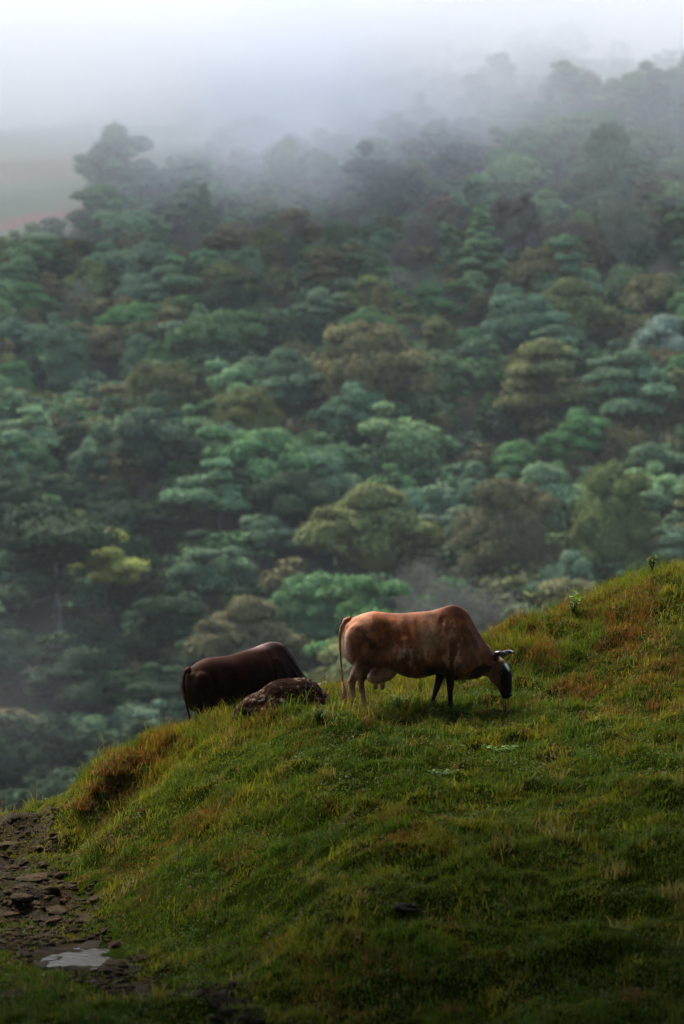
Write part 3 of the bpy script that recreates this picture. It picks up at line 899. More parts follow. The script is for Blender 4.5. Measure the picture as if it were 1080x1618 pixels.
    for sy in (-1, 1):       # brow and cheek
        for c_, r_ in (((1.865, sy * .085, .50 - nd), (.045, .04, .05)), ((1.80, sy * .075, .42 - nd), (.085, .045, .09))):
            V, Q, T = ellipsoid(c_, r_); mb.add([head_rot(p, piv, yaw, pit) for p in V], Q, T)
    me = mb.mesh('body', coat)
    tmp = bpy.data.objects.new('tmp_body', me); link(tmp)
    md = tmp.modifiers.new('r', 'REMESH'); md.mode = 'VOXEL'; md.voxel_size = .0135; md.use_smooth_shade = True
    sm = tmp.modifiers.new('s', 'SMOOTH'); sm.factor = .65; sm.iterations = 16
    dg = bpy.context.evaluated_depsgraph_get(); dg.update()
    bm_ = bpy.data.meshes.new_from_object(tmp.evaluated_get(dg))
    bpy.data.objects.remove(tmp); bm_.name = 'body'
    nv = len(bm_.vertices); co_ = np.empty(nv * 3, dtype=np.float32); bm_.vertices.foreach_get('co', co_); co_ = co_.reshape(-1, 3)
    # ribs and folds: shallow relief
    xx, yy, zz = co_[:, 0], co_[:, 1], co_[:, 2]
    rib = np.sin((xx + .25 * (zz - .8)) * 52) * sst(.45, .6, xx) * (1 - sst(1.0, 1.1, xx)) * sst(.55, .7, zz) * (1 - sst(1.05, 1.15, zz))
    fold = np.sin((xx * .9 + zz * .5) * 60) * sst(1.38, 1.45, xx) * (1 - sst(1.6, 1.68, xx))
    co_[:, 1] += np.sign(yy) * (.005 * ribs * rib + .006 * fold)
    co_[:, 2] -= .022 * np.exp(-((xx - .62) / .22) ** 2) * sst(1.05, 1.18, zz)
    thl = np.exp(-(((xx - .20 - .35 * (zz - .75)) / .022) ** 2)) * sst(.5, .62, zz) * (1 - sst(.92, 1.02, zz)); co_[:, 1] -= np.sign(yy) * .006 * thl
    shl = np.exp(-(((xx - 1.10 - .18 * (zz - .8)) / .03) ** 2)) * sst(.5, .6, zz) * (1 - sst(1.05, 1.15, zz)); co_[:, 1] -= np.sign(yy) * .018 * shl
    flank = np.exp(-(((xx - .46) / .10) ** 2 + ((zz - .88) / .12) ** 2)); co_[:, 1] -= np.sign(yy) * .030 * flank
    neckp = np.exp(-(((xx - 1.38) / .05) ** 2 + ((zz - .72) / .22) ** 2)); co_[:, 1] -= np.sign(yy) * .02 * neckp
    bm_.vertices.foreach_set('co', co_.ravel())
    a = bm_.color_attributes.get('col') or bm_.color_attributes.new('col', 'FLOAT_COLOR', 'POINT')
    if a.domain != 'POINT' or len(a.data) != nv:
        bm_.color_attributes.remove(a); a = bm_.color_attributes.new('col', 'FLOAT_COLOR', 'POINT')
    # undo head yaw for painting
    un_ = co_ - np.array(piv); cy_, sy_ = math.cos(-yaw), math.sin(-yaw)
    hx = un_[:, 0] * cy_ - un_[:, 1] * sy_ + piv[0]; hy = un_[:, 0] * sy_ + un_[:, 1] * cy_; hz = un_[:, 2] + piv[2] + nd
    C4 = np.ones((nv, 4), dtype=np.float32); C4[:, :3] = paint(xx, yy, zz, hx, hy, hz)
    a.data.foreach_set('color', C4.ravel())
    bm_.materials.clear(); bm_.materials.append(coat)
    bm_.polygons.foreach_set('use_smooth', np.ones(len(bm_.polygons), dtype=bool))
    body = link(bpy.data.objects.new('body', bm_), root)
    colr = lambda c: np.array(c)
    # ears
    for sy in (-1, 1):
        g = MB(); rowsE = 9; V = []; Q = []
        b0 = Vector((1.745, sy * .10, .565 - nd)); tip = Vector((1.56 if sy < 0 else 1.62, sy * .34, .40 - nd))
        ax = tip - b0; outn = Vector((0, sy, .35)); side = ax.cross(outn).normalized(); side = side * (1 if side.z > 0 else -1); outn = ax.cross(side).normalized(); outn = outn * (1 if outn.y * sy > 0 else -1)
        for layer in (0, 1):
            for i in range(rowsE):
                f = i / (rowsE - 1); wd = .062 * math.sin(math.pi * min(1, f * .86 + .14)) ** .7 * (1 if f < .98 else .3)
                for j in range(7):
                    u = j / 3 - 1
                    p = b0 + ax * f + side * (u * wd) + outn * ((u * u) * .02 - .012 + (.008 if layer else 0))
                    V.append(head_rot(p, piv, yaw, pit))
        for layer in (0, 1):
            o0 = layer * rowsE * 7
            for i in range(rowsE - 1):
                for j in range(6):
                    f_ = (o0 + i * 7 + j, o0 + (i + 1) * 7 + j, o0 + (i + 1) * 7 + j + 1, o0 + i * 7 + j + 1)
                    Q.append(f_ if layer else f_[::-1])
        bnd = [i * 7 for i in range(rowsE)] + [(rowsE - 1) * 7 + j for j in range(1, 7)] + [i * 7 + 6 for i in range(rowsE - 2, -1, -1)] + [j for j in range(5, 0, -1)]
        for k in range(len(bnd)):
            a_, b_ = bnd[k], bnd[(k + 1) % len(bnd)]; o0 = rowsE * 7
            Q.append((a_, b_, b_ + o0, a_ + o0))
        g.add(V, Q, (), tuple(paint(*[np.array([q]) for q in (1.7, 0, .5, 1.66, .3, .46)])[0]))
        g.build('ear', coat, root)
        # horn
        hb = MB()
        hsx = horn_scale
        hp = [(1.80, sy * .055, .635 - nd), (1.815, sy * (.055 + .07 * hsx), .672 - nd), (1.845, sy * (.055 + .115 * hsx), .695 - nd), (1.89, sy * (.055 + .13 * hsx), .705 - nd), (1.935, sy * (.055 + .11 * hsx), .70 - nd), (1.965, sy * (.055 + .085 * hsx), .695 - nd)]
        hb.add(*tube([head_rot(p, piv, yaw, pit) for p in hp], [.040, .037, .032, .025, .017, .006], 10)); hb.build('horn', M_horn, root)
        e = MB(); V, Q, T = ellipsoid((1.872, sy * .113, .475 - nd), (.019, .014, .016)); e.add([head_rot(p, piv, yaw, pit) for p in V], Q, T); e.build('eye', M_eye, root)
        nb = MB(); V, Q, T = ellipsoid((1.952, sy * .035, .215 - nd), (.012, .011, .016)); nb.add([head_rot(p, piv, yaw, pit) for p in V], Q, T); nb.build('nostril', M_eye, root)
    # hooves
    for L_, sy in ((hn_near, -1), (hn_far, 1), (fr_near, -1), (fr_far, 1)):
        x, y_, z_, r_ = L_[-1]
        hb = MB()
        for dy in (-.024, .024):
            hb.add(*tube([(x - .012, sy * y_ + dy, .055), (x + .0, sy * y_ + dy, .025), (x + .012, sy * y_ + dy * 1.15, -.005)], [.028, .034, .038], 10))
        hb.build('hoof', M_hoof, root)
    # tail
    tl = MB(); tp = [(.10, 0, 1.09), (.035, -.01, 1.07), (-.005, -.02, .99), (-.022, -.025, .90), (-.024, -.03, .75), (-.012, -.035, .58), (.0, -.04, .44), (.012, -.042, .36)]
    tl.add(*tube(tp, [.034, .028, .022, .018, .015, .012, .010, .010], 10), tuple(paint(*[np.array([q]) for q in (.05, 0, 1.1, 0, 0, 1.)])[0]))
    tail = tl.build('tail', coat, root)
    sw = MB(); g = np.random.default_rng(5)
    for k in range(90):
        a = g.uniform(0, 6.28); r_ = g.uniform(0, 1) ** .5; L_ = g.uniform(.18, .27)
        s = Vector((.012 + .010 * r_ * math.cos(a), -.042 + .010 * r_ * math.sin(a), .37 - g.uniform(0, .06)))
        mid = s + Vector((.02 * r_ * math.cos(a) + .012, .02 * r_ * math.sin(a), -L_ * .5)); e = s + Vector((.012 * r_ * math.cos(a) + .02, .012 * r_ * math.sin(a), -L_))
        sw.add(*tube([s, mid, e], [.007, .006, .002], 4), SWC[name])
    sw.build('tail_switch', coat, tail)
    if udder:
        u = MB()
        u.add(*ellipsoid((.48, -.0, .47), (.17, .155, .115), .25))
        u.add(*ellipsoid((.40, -.03, .42), (.12, .13, .085), .1))
        me = u.mesh('udder', M_udder)
        tmp = bpy.data.objects.new('tmp_u', me); link(tmp)
        md = tmp.modifiers.new('r', 'REMESH'); md.mode = 'VOXEL'; md.voxel_size = .012; md.use_smooth_shade = True
        sm = tmp.modifiers.new('s', 'SMOOTH'); sm.factor = .6; sm.iterations = 6
        dg = bpy.context.evaluated_depsgraph_get(); dg.update()
        um = bpy.data.meshes.new_from_object(tmp.evaluated_get(dg)); bpy.data.objects.remove(tmp)
        um.materials.clear(); um.materials.append(M_udder)
        uo = link(bpy.data.objects.new('udder', um), root)
        for x, y_ in ((.38, -.07), (.46, -.075), (.40, .06), (.48, .055)):
            tt = MB(); tt.add(*tube([(x, y_, .38), (x, y_, .33), (x - .003, y_, .285), (x - .003, y_, .275)], [.024, .019, .014, .006], 10)); tt.build('teat', M_udder, uo)
    return root

def mixp(a, b, f): return a * (1 - f[:, None]) + np.array(b) * f[:, None]
def paint_brown(x, y, z, hx, hy, hz):
    n1 = fbm(x * 7 + 3, z * 7 + y * 2, 4); n2 = fbm(x * 24, z * 15 + y * 7, 3); n3 = fbm(x * 60 + 7, z * 40, 2); n4 = fbm(x * 3.3 + 9, z * 4.2 + 1, 3)
    c = np.tile(np.array([.235, .066, .021]), (len(x), 1))
    c = mixp(c, (.30, .095, .030), sst(.85, 1.1, z) * .8)
    c = mixp(c, (.36, .17, .09), sst(.48, .72, n4) * .65)
    c = mixp(c, (.13, .050, .026), sst(.5, .35, n4) * .6)
    c = mixp(c, (.42, .23, .13), np.exp(-(((x - .98) / .10) ** 2 + ((z - .93) / .17) ** 2)) * .75)     # pale behind the shoulder
    c = mixp(c, (.40, .20, .11), np.exp(-(((x - .62) / .05) ** 2 + ((z - 1.02 - .5 * (x - .62)) / .05) ** 2)) * .6)
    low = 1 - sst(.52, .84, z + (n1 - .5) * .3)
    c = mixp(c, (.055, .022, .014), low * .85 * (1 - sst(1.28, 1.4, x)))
    roan = np.exp(-(((x - .80) / .34) ** 2 + ((z - .70) / .13) ** 2))
    c = mixp(c, (.36, .23, .18), np.clip(roan * sst(.45, .68, n2), 0, 1) * .85)
    hindq = np.exp(-(((x - .28) / .24) ** 2 + ((z - .78) / .17) ** 2)); c = mixp(c, (.060, .028, .022), np.clip(hindq * 1.3 * sst(.32, .6, n1 * .5 + n2 * .5), 0, 1) * .92)
    c = mixp(c, (.34, .20, .15), np.exp(-((x - .03) / .06) ** 2) * sst(.4, .6, z) * (1 - sst(.85, 1.0, z)) * .7)    # pale buttock edge
    sh = np.exp(-((x - 1.27 + .05 * (z - .8)) / .13) ** 2) * sst(.3, .5, z)
    c = mixp(c, (.065, .026, .017), sh * .85 * (.5 + .5 * sst(.35, .6, n1)))
    c = mixp(c, (.44, .19, .11), np.clip(sh * 1.2 * sst(.56, .66, n2), 0, 1) * .85 * (1 - sst(1.02, 1.12, z)))
    nk = sst(1.30, 1.42, x); c = mixp(c, (.13, .070, .046), nk * (.35 + .5 * sst(.45, .65, n2)) * (1 - sst(.75, .95, z)))
    c = mixp(c, (.055, .020, .012), np.exp(-(((x - 1.02) / .07) ** 2 + ((z - 1.13) / .035) ** 2)) * .8)
    c = mixp(c, (.016, .008, .006), (1 - sst(.46, .64, z)) * sst(.93, 1.0, x) * (1 - sst(1.30, 1.36, x)))   # black forelegs
    hl = (1 - sst(.38, .60, z)) * (1 - sst(.5, .6, x)); c = mixp(c, (.34, .20, .14), hl * .85 * sst(.3, .6, n1))
    # head
    hd = sst(1.72, 1.80, hx) * (1 - sst(.56, .62, hz)) * (x > 1.5)
    c = mixp(c, (.10, .044, .026), hd * .9)
    c = mixp(c, (.010, .007, .006), hd * sst(1.845, 1.90, hx + .15 * (.5 - hz)))
    mz = hd * (1 - sst(.24, .30, hz)); c = mixp(c, (.012, .009, .009), mz)
    ear = sst(.2, .25, hy) * (hx > 1.5) * (hx < 1.75); c = mixp(c, (.022, .010, .008), ear)
    blz = hd * np.exp(-((hy + .03) / .020) ** 2 - ((hz - .545) / .042) ** 2) * (hx > 1.86); c = mixp(c, (.80, .72, .68), np.clip(blz * 2.2 - .25, 0, 1))
    return np.clip(c * 1.35 * (.8 + .4 * n3[:, None]), 0, 1)
def paint_dark(x, y, z, hx, hy, hz):
    n1 = fbm(x * 6 + 3, z * 6 + y * 2, 4)
    c = np.tile(np.array([.017, .0062, .0038]), (len(x), 1))
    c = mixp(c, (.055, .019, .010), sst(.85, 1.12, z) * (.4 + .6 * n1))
    c = mixp(c, (.30, .20, .18), sst(1.12, 1.2, z) * sst(.85, 1.1, x) * .8)
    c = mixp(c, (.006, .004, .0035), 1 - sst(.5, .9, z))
    return c
SWC = {'brown_cow': (.50, .27, .19), 'dark_cow': (.02, .012, .01)}

# brown cow
cx = 0.0; cy = 28.0
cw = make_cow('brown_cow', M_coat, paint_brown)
feet = [gz(x, 28.0) for x in (.14, .26, 1.06, 1.25)]
cw.location = (0, 28.0, at(560, 1127, 28.0)[2])
tag(cw, 'chestnut humped cow with short horns and white forehead mark grazing on the ridge', 'cow')
# dark cow behind the rock
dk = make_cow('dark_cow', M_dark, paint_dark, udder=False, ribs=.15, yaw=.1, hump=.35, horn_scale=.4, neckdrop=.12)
dk.rotation_euler = (0, R(-9), R(33))
dk.scale = (1.02, 1.02, 1.02)
pd = at(307, 1201, 29.6)
dk.location = pd
tag(dk, 'dark brown cow with pale withers bending its head behind the lichened rock', 'cow')

# ------------------------------------------------------------------ rocks
def rock(name, c, r, mat, seed, rot=0.0, sub=5, amp=.18, flat=.0):
    v, f = ico(sub)
    g = []
    for p in v:
        q = Vector(p) * 1.3 + Vector((seed * 7.1, 3.3, 1.7))
        d = 1 + amp * mnoise.noise(q) * 1.5 + amp * .5 * mnoise.noise(q * 2.7) + amp * .22 * mnoise.noise(q * 7) + amp * .08 * mnoise.noise(q * 18)
        g.append(tuple(Vector(p) * d))
    v = np.array(g) * np.array(r)
    o = obj_np(name, v, [f], mat, col=None)
    o.location = c; o.rotation_euler = (0, 0, rot)
    return o
# big boulder: low at left, blunt at right
BY = 28.6
v, f = ico(6)
g = []
for p in v:
    x, y, z = p
    q = Vector(p) * 1.4 + Vector((11.1, 3.3, 1.7))
    d = 1 + .14 * mnoise.noise(q) + .05 * mnoise.noise(q * 2.4) + .022 * mnoise.noise(q * 6) + .012 * mnoise.noise(q * 15)
    zt = (1.0 + .13 * x - .08 * math.exp(-((x + .45) / .16) ** 2))
    g.append((math.copysign(abs(x) ** .88, x) * .62 * d, y * .45 * d, (z * .52 * d) * zt - .02))
bo = obj_np('boulder', np.array(g), [f], M_boulder)
bc = at(450, 1139, BY)
bo.location = bc
tag(bo, 'dark boulder speckled with pale lichen in front of the dark cow', 'boulder')

# stones in the track
k = 0
used_st = []
for px, py, wpx, hh in [(58, 1388, 66, .05), (34, 1418, 40, .05), (158 - 6, 1418 + 2, 26, .04), (58, 1420 + 10, 30, .06), (90, 1438, 44, .05), (18, 1445, 34, .05), (60, 1434, 20, .04), (12, 1428, 20, .05),
                        (86, 1456, 34, .07), (134, 1449, 34, .07), (140, 1455, 46, .05), (62, 1320 + 22, 22, .04), (100, 1425, 18, .03), (184, 1494, 34, .07), (226, 1505, 16, .05), (228, 1514, 22, .05),
                        (28, 1570, 50, .05), (20, 1372, 30, .04), (70, 1366, 26, .04), (112, 1402, 24, .04), (150, 1436, 22, .04), (48, 1466, 20, .035), (168, 1470, 20, .04), (14, 1334, 40, .05)]:
    p = hn(px, py)
    if p is None: continue
    s = wpx / F * p[1] / 2 * .85
    o = rock('track_stone', (p[0], p[1], p[2] - hh * .05), (s, s * rng.uniform(1.1, 1.9), hh * .75), M_stone, k + 1, rng.uniform(-.3, .3), 4, .22)
    used_st.append((px, py, wpx, o)); k += 1
bl = {}
for px, py, wpx, o in used_st:
    sz = 'large flat' if wpx > 42 else 'middling' if wpx > 25 else 'small'
    row_ = 'near the brow of the track' if py < 1380 else 'in the upper cobbled stretch' if py < 1425 else 'in the lower cobbled stretch' if py < 1462 else 'beside the puddle' if py < 1520 else 'in the grass below the puddle'
    bl.setdefault((sz, row_), []).append((px, o))
for (sz, row_), L in bl.items():
    L.sort(key=lambda q: q[0])
    for i, (px, o) in enumerate(L):
        pre = '' if len(L) == 1 else ('leftmost ' if i == 0 else ORD[i] + ' from left ')
        tag(o, f'{pre}{sz} brown stone set {row_}', 'stone', 'stones in the muddy track')

# ------------------------------------------------------------------ grass
def blades(P, L, W, lean, colr, g, curl=.5):
    n_ = len(P)
    a = g.uniform(0, 2 * math.pi, n_)
    side = np.stack([np.cos(a), np.sin(a), np.zeros(n_)], 1)
    a2 = g.uniform(0, 2 * math.pi, n_)
    ld = np.stack([np.cos(a2), np.sin(a2), np.zeros(n_)], 1) * lean[:, None]
    up = np.array([0, 0, 1.0])
    m_ = P + (up * .62 + ld * .35) * L[:, None]
    tp = P + (up * (1 - curl * np.minimum(lean, 1.5)[:, None] * .45) + ld) * L[:, None]
    w2 = (W / 2)[:, None]
    V = np.stack([P - side * w2, P + side * w2, m_ + side * w2 * .8, m_ - side * w2 * .8, tp], 1).reshape(-1, 3)
    b = np.arange(n_)[:, None] * 5
    Q = b + np.array([[0, 1, 2, 3]]); T = b + np.array([[3, 2, 4]])
    return V, Q, T, np.repeat(colr, 5, axis=0)
def grass_color(x, y, g, crest):
    n_ = len(x)
    a = fbm(x * .55 + 11, y * .45 + 5, 3); b = fbm(x * 2.3 + 31, y * 2.0, 3); c_ = fbm(x * 7 + 3, y * 7 + 1, 2)
    c = np.tile(np.array([.095, .165, .012]), (n_, 1))
    c = mixp(c, (.19, .235, .018), sst(.45, .7, b))
    c = mixp(c, (.055, .125, .018), sst(.55, .75, a) * .8)
    yel = np.clip(crest * .9, 0, 1); c = mixp(c, (.30, .29, .022), yel * (.35 + .65 * g.random(n_)))
    red = sst(.585, .70, b * .55 + c_ * .45 + .13 * sst(1.5, 4, x) * sst(23, 27, y))
    c = mixp(c, (.17, .085, .022), red * (g.random(n_) < .5) * .85)
    dry = g.random(n_) < .07; c[dry] = np.array([.26, .19, .075]) * g.uniform(.6, 1.2, (dry.sum(), 1))
    return c * np.array([.84, .74, .8]) * g.uniform(.55, 1.4, (n_, 1))
CR = np.array([[q[0], q[1]] for q in cp[:21]])
def crestness(x, y):
    yc = np.interp(x, CR[:, 0], CR[:, 1])
    return np.exp(-((y - yc) / 1.3) ** 2)
SPOTS = []
for px, py, r_ in [(630, 1328, .28), (905, 1090, .3), (930, 1100, .25), (815, 990, .4), (410, 1130 + 5, .3), (250, 1180, .3), (330, 1135 + 8, .35), (1000, 1010, .5), (1040, 1050, .5), (860, 1030, .3),
                   (990, 960, .4), (300, 1300, .4), (190, 1230, .5), (110, 1420, .4), (560, 1560, .4)]:
    p = hn(px, py)
    if p is not None: SPOTS.append((p[0], p[1], r_))
def grass_field():
    g = np.random.default_rng(21)
    N1 = 980000
    y = np.sqrt(g.uniform(16.5 ** 2, 35.5 ** 2, N1)); x = g.uniform(-1, 1, N1) * .141 * 1.22 * y
    # clumping
    cl = fbm(x * 5.5, y * 5.5, 3); bare = fbm(x * 2.6 + 60, y * 2.6 + 9, 3)
    keep = (g.random(N1) < sst(.22, .5, cl) * .8 + .2) & (g.random(N1) < 1 - .75 * sst(.62, .74, bare))
    pd_ = pathd(x, y); keep &= (g.random(N1) < sst(-.25, .25, pd_) * .9 + .8 * sst(.42, .56, fbm(x * 2.4, y * 3, 3)) + .08)
    keep &= (((x - PUD[0]) / .45) ** 2 + ((y - PUD[1]) / .8) ** 2) > 1
    x = x[keep]; y = y[keep]; pd_ = pd_[keep]
    n_ = len(x); z = Hnear(x, y)
    cr = crestness(x, y)
    colr = grass_color(x, y, g, cr)
    tall = fbm(x * 1.7 + 90, y * 1.7, 3); tuft = sst(.58, .72, fbm(x * 3.6 + 20, y * 3.6 + 50, 2))
    L = g.gamma(5, .2, n_) * (.028 + .018 * sst(.45, .7, tall) + .028 * tuft + .028 * cr)
    bank = np.exp(-((pd_ - .45) / .35) ** 2) * sst(23, 24.5, y) * (1 - sst(28.4, 29.2, y)) * sst(.35, .55, fbm(x * 2.6 + 4, y * 2.6, 3))
    bm_ = g.random(n_) < bank * .75; colr[bm_] = np.array([.12, .06, .022]) * g.uniform(.4, 1.3, (bm_.sum(), 1)); L = L * (1 - .45 * bank)
    edge = np.clip(1 - pd_ / .5, 0, 1); L *= 1 - .35 * edge
    for sx, sy_, r_ in SPOTS:
        f = np.exp(-(((x - sx) / r_) ** 2 + ((y - sy_) / (r_ * 1.3)) ** 2)); hitm = g.random(n_) < f * .5
        colr[hitm] = np.array([.23, .085, .03]) * g.uniform(.5, 1.3, (hitm.sum(), 1)); L = L * (1 + .5 * f)
    P = np.stack([x, y, z - .008], 1)
    W = g.uniform(.005, .0100, n_)
    Vg = blades(P, L, W, g.gamma(2.2, .28, n_), colr, g)
    # outer, coarser sward beyond the frame
    N2 = 60000
    x = g.uniform(-13, 13, N2); y = g.uniform(5, 37, N2)
    out = (np.abs(x) > .141 * 1.2 * y) | (y < 16.6)
    x = x[out]; y = y[out]; keep = pathd(x, y) > .05; x = x[keep]; y = y[keep]
    P2 = np.stack([x, y, Hnear(x, y) - .01], 1); n2 = len(x)
    V2 = blades(P2, g.gamma(5, .2, n2) * .10, g.uniform(.012, .02, n2), g.gamma(2.2, .28, n2), grass_color(x, y, g, crestness(x, y)), g)
    off = len(Vg[0])
    V = np.concatenate([Vg[0], V2[0]]); C_ = np.concatenate([Vg[3], V2[3]])
    o_ = obj_np('grass', V, [np.concatenate([Vg[1], V2[1] + off]), np.concatenate([Vg[2], V2[2] + off])], M_grass, col=C_)
    tag(o_, 'short green and russet pasture grass', 'grass', kind='stuff')
    # long tussock blades in clumps
    centers = []
    while len(centers) < 620:
        y0 = math.sqrt(g.uniform(17 ** 2, 34.5 ** 2)); x0 = g.uniform(-1, 1) * .165 * y0
        c0 = float(crestness(np.array([x0]), np.array([y0]))[0])
        right = x0 > 1.8 and y0 > 26
        if g.random() < .30 + .5 * c0 + (.4 if right else 0) and float(pathd(np.array([x0]), np.array([y0]))[0]) > .15: centers.append((x0, y0, c0, right))
    for px, py in [(340, 1142), (356, 1132), (372, 1134), (390, 1140), (325, 1158), (805, 1335), (815, 1325), (790, 1340), (480, 1100 + 40), (300, 1170), (560, 1125), (590, 1128), (640, 1120)]:
        p = hn(px, py)
        if p is not None: centers.append((p[0], p[1], .9, False))
    Ps, Ls, Ws, Cs, Ln = [], [], [], [], []
    for x0, y0, c0, right in centers:
        nb = int(g.integers(40, 110)); rr = g.uniform(.04, .13)
        xx = x0 + g.normal(size=nb) * rr; yy = y0 + g.normal(size=nb) * rr
        Ps.append(np.stack([xx, yy, Hnear(xx, yy) - .01], 1)); h_ = g.uniform(.06, .12) * (1 + .55 * c0)
        Ls.append(g.gamma(6, 1 / 6, nb) * h_); Ws.append(g.uniform(.005, .010, nb)); Ln.append(g.gamma(2.5, .25, nb))
        typ = g.random()
        base = (.085, .14, .015) if typ < .5 else (.21, .20, .018) if typ < .76 else (.18, .085, .025) if typ < (.95 if right else .84) else (.24, .19, .06)
        Cs.append(np.array(base) * g.uniform(.55, 1.4, (nb, 1)))
    P = np.concatenate(Ps)
    V, Q, T, C_ = blades(P, np.concatenate(Ls), np.concatenate(Ws), np.concatenate(Ln), np.concatenate(Cs), g)
    o_ = obj_np('tussocks', V, [Q, T], M_grass, col=C_)
    tag(o_, 'longer grass tufts scattered over the pasture and along its crest', 'grass', kind='stuff')
    # small round herb leaves in the sward
    N3 = 52000
    y = np.sqrt(g.uniform(16.8 ** 2, 33.5 ** 2, N3)); x = g.uniform(-1, 1, N3) * .165 * y
    keep = (fbm(x * 2.1 + 7, y * 2.1 + 70, 3) > .5) & (pathd(x, y) > .0); x = x[keep]; y = y[keep]; n3 = len(x)
    P = np.stack([x, y, Hnear(x, y) + g.uniform(.015, .07, n3)], 1)
    Nn = g.normal(size=(n3, 3)) * .45 + np.array([0, -.15, 1.0]); Nn /= np.linalg.norm(Nn, axis=1)[:, None]
    base = np.array([.075, .125, .028]) * g.uniform(.55, 1.5, (n3, 1)); rd = g.random(n3) < .22; base[rd] = np.array([.20, .09, .04]) * g.uniform(.6, 1.2, (rd.sum(), 1))
    V, Q, C_ = leaves(P, Nn, .0125, g, base, .75)
    o_ = obj_np('clover', V, [Q], M_grass, col=C_); tag(o_, 'small broad herb leaves mixed into the grass', 'ground cover', kind='stuff')
    # grit and small pebbles in the track
    y = g.uniform(18, 29.5, 26000); x = g.uniform(-6, 1, 26000); kp = pathd(x, y) < .05; kp &= (((x - PUD[0]) / .45) ** 2 + ((y - PUD[1]) / .8) ** 2) > 1
    x = x[kp]; y = y[kp]; n4 = len(x); v, f = ico(1)
    sz = g.gamma(2, .5, n4)[:, None, None] * np.array([.016, .022, .008]); ang = g.uniform(0, 6.28, n4)
    vv = v[None] * sz * (1 + .2 * g.normal(size=(n4, len(v), 1)))
    vv = np.stack([vv[..., 0] * np.cos(ang)[:, None] - vv[..., 1] * np.sin(ang)[:, None], vv[..., 0] * np.sin(ang)[:, None] + vv[..., 1] * np.cos(ang)[:, None], vv[..., 2]], -1)
    vv += np.stack([x, y, Hnear(x, y) + .012], -1)[:, None]
    ff = (f[None] + (np.arange(n4) * len(v))[:, None, None]).reshape(-1, 3)
    o_ = obj_np('gravel', vv.reshape(-1, 3), [ff], M_stone); tag(o_, 'small gravel and grit pressed into the muddy track', 'gravel', kind='stuff')
    # dry upright weed stalks
    mb = MB()
    cnt = 0
    while cnt < 420:
        y0 = math.sqrt(g.uniform(18 ** 2, 34 ** 2)); x0 = g.uniform(-1, 1) * .165 * y0
        c0 = float(crestness(np.array([x0]), np.array([y0]))[0])
        pr = .10 + .35 * c0 + (.45 if x0 > 2 and y0 > 26 else 0)
        if g.random() > pr or float(pathd(np.array([x0]), np.array([y0]))[0]) < .1: continue
        cnt += 1
        z0 = gz(x0, y0); h_ = g.uniform(.12, .30)
        b0 = np.array([x0, y0, z0 - .01]); e = b0 + np.array([g.normal() * .03, g.normal() * .03, h_])
        cc = (.10, .045, .025) if g.random() < .6 else (.20, .12, .05)
        mb.add(*tube([b0, (b0 + e) / 2 + g.normal(size=3) * .006, e], [.003, .0025, .0015], 3, False), col=cc)
        for q in range(int(g.integers(5, 14))):
            f = g.uniform(.35, 1.0); s = b0 + (e - b0) * f; dd = g.normal(size=3) * .018 + np.array([0, 0, .022]); w_ = np.cross(dd, g.normal(size=3)); w_ /= np.linalg.norm(w_) + 1e-9; w_ *= .004
            mb.add([s, s + dd * .5 + w_, s + dd, s + dd * .5 - w_], [(0, 1, 2, 3)], (), tuple(np.array(cc) * g.uniform(.8, 1.8)))
    o_ = mb.build('dry_weeds', M_grass, None, False); tag(o_, 'brown dry weed stalks standing in the grass', 'weeds', kind='stuff')
grass_field()

# ------------------------------------------------------------------ single plants on the mound
m, t, o = newmat('petals'); M_petal = m; pbsdf(t, o, (.55, .16, .22), .6, .2)
def leafy_plant(name, px, py, h, nst, leaf, colr, label, spread=.08, flower=False, nl=9, dark=(.06, .06, .025)):
    p = hn(px, py)
    if p is None: p = at(px, py, 31.5)
    r = empty(name, (p[0], p[1], p[2] - .01))
    g = np.random.default_rng(int(px * 7 + py)); ms = MB(); ml = MB(); tip = None
    for k in range(nst):
        a = g.uniform(0, 6.28); sp_ = g.uniform(.3, 1) * spread; hh = h * g.uniform(.65, 1.0) if k else h
        e = Vector((math.cos(a) * sp_, math.sin(a) * sp_ * .6, hh)); md_ = e * .5 + Vector((0, 0, .0))
        ms.add(*tube([(0, 0, 0), md_, e], [.006, .0045, .003], 5), col=dark)
        if k == 0: tip = e
        for q in range(nl):
            f = .25 + .75 * (q + .5) / nl; s = e * f; th = g.uniform(0, 6.28)
            d = Vector((math.cos(th), math.sin(th), .35)).normalized() * leaf * g.uniform(.7, 1.2); wv = d.cross(Vector((0, 0, 1))).normalized() * leaf * .3
            ml.add([s, s + d * .35 + wv, s + d * .75 + wv * .7, s + d - Vector((0, 0, leaf * .15)), s + d * .75 - wv * .7, s + d * .35 - wv], [(0, 1, 2, 3), (0, 3, 4, 5)], (), tuple(np.array(colr) * g.uniform(.7, 1.35)))
    ms.build('stem', M_grass, r); ml.build('leaves', M_grass, r, False)
    if flower:
        f_ = MB()
        for q in range(12):
            th = q * 2.4; d = Vector((math.cos(th), math.sin(th), .4)) * .028; wv = Vector((-math.sin(th), math.cos(th), .2)) * .011; s = Vector((-.075, 0, h * 1.1))
            f_.add([s, s + d * .5 + wv, s + d, s + d * .5 - wv], [(0, 1, 2, 3)])
        ms2 = MB(); ms2.add(*tube([(0, 0, 0), (-.05, 0, h * .6), (-.075, 0, h * 1.1)], [.005, .004, .002], 5), col=dark); ms2.build('flower_stem', M_grass, r)
        f_.build('flower', M_petal, r, False)
    tag(r, label, 'plant')
    return r
leafy_plant('flowering_plant', 905, 972, .30, 4, .085, (.16, .27, .06), 'leafy green plant with a pink flower on the ridge line right of the brown cow', .09, True, 8)
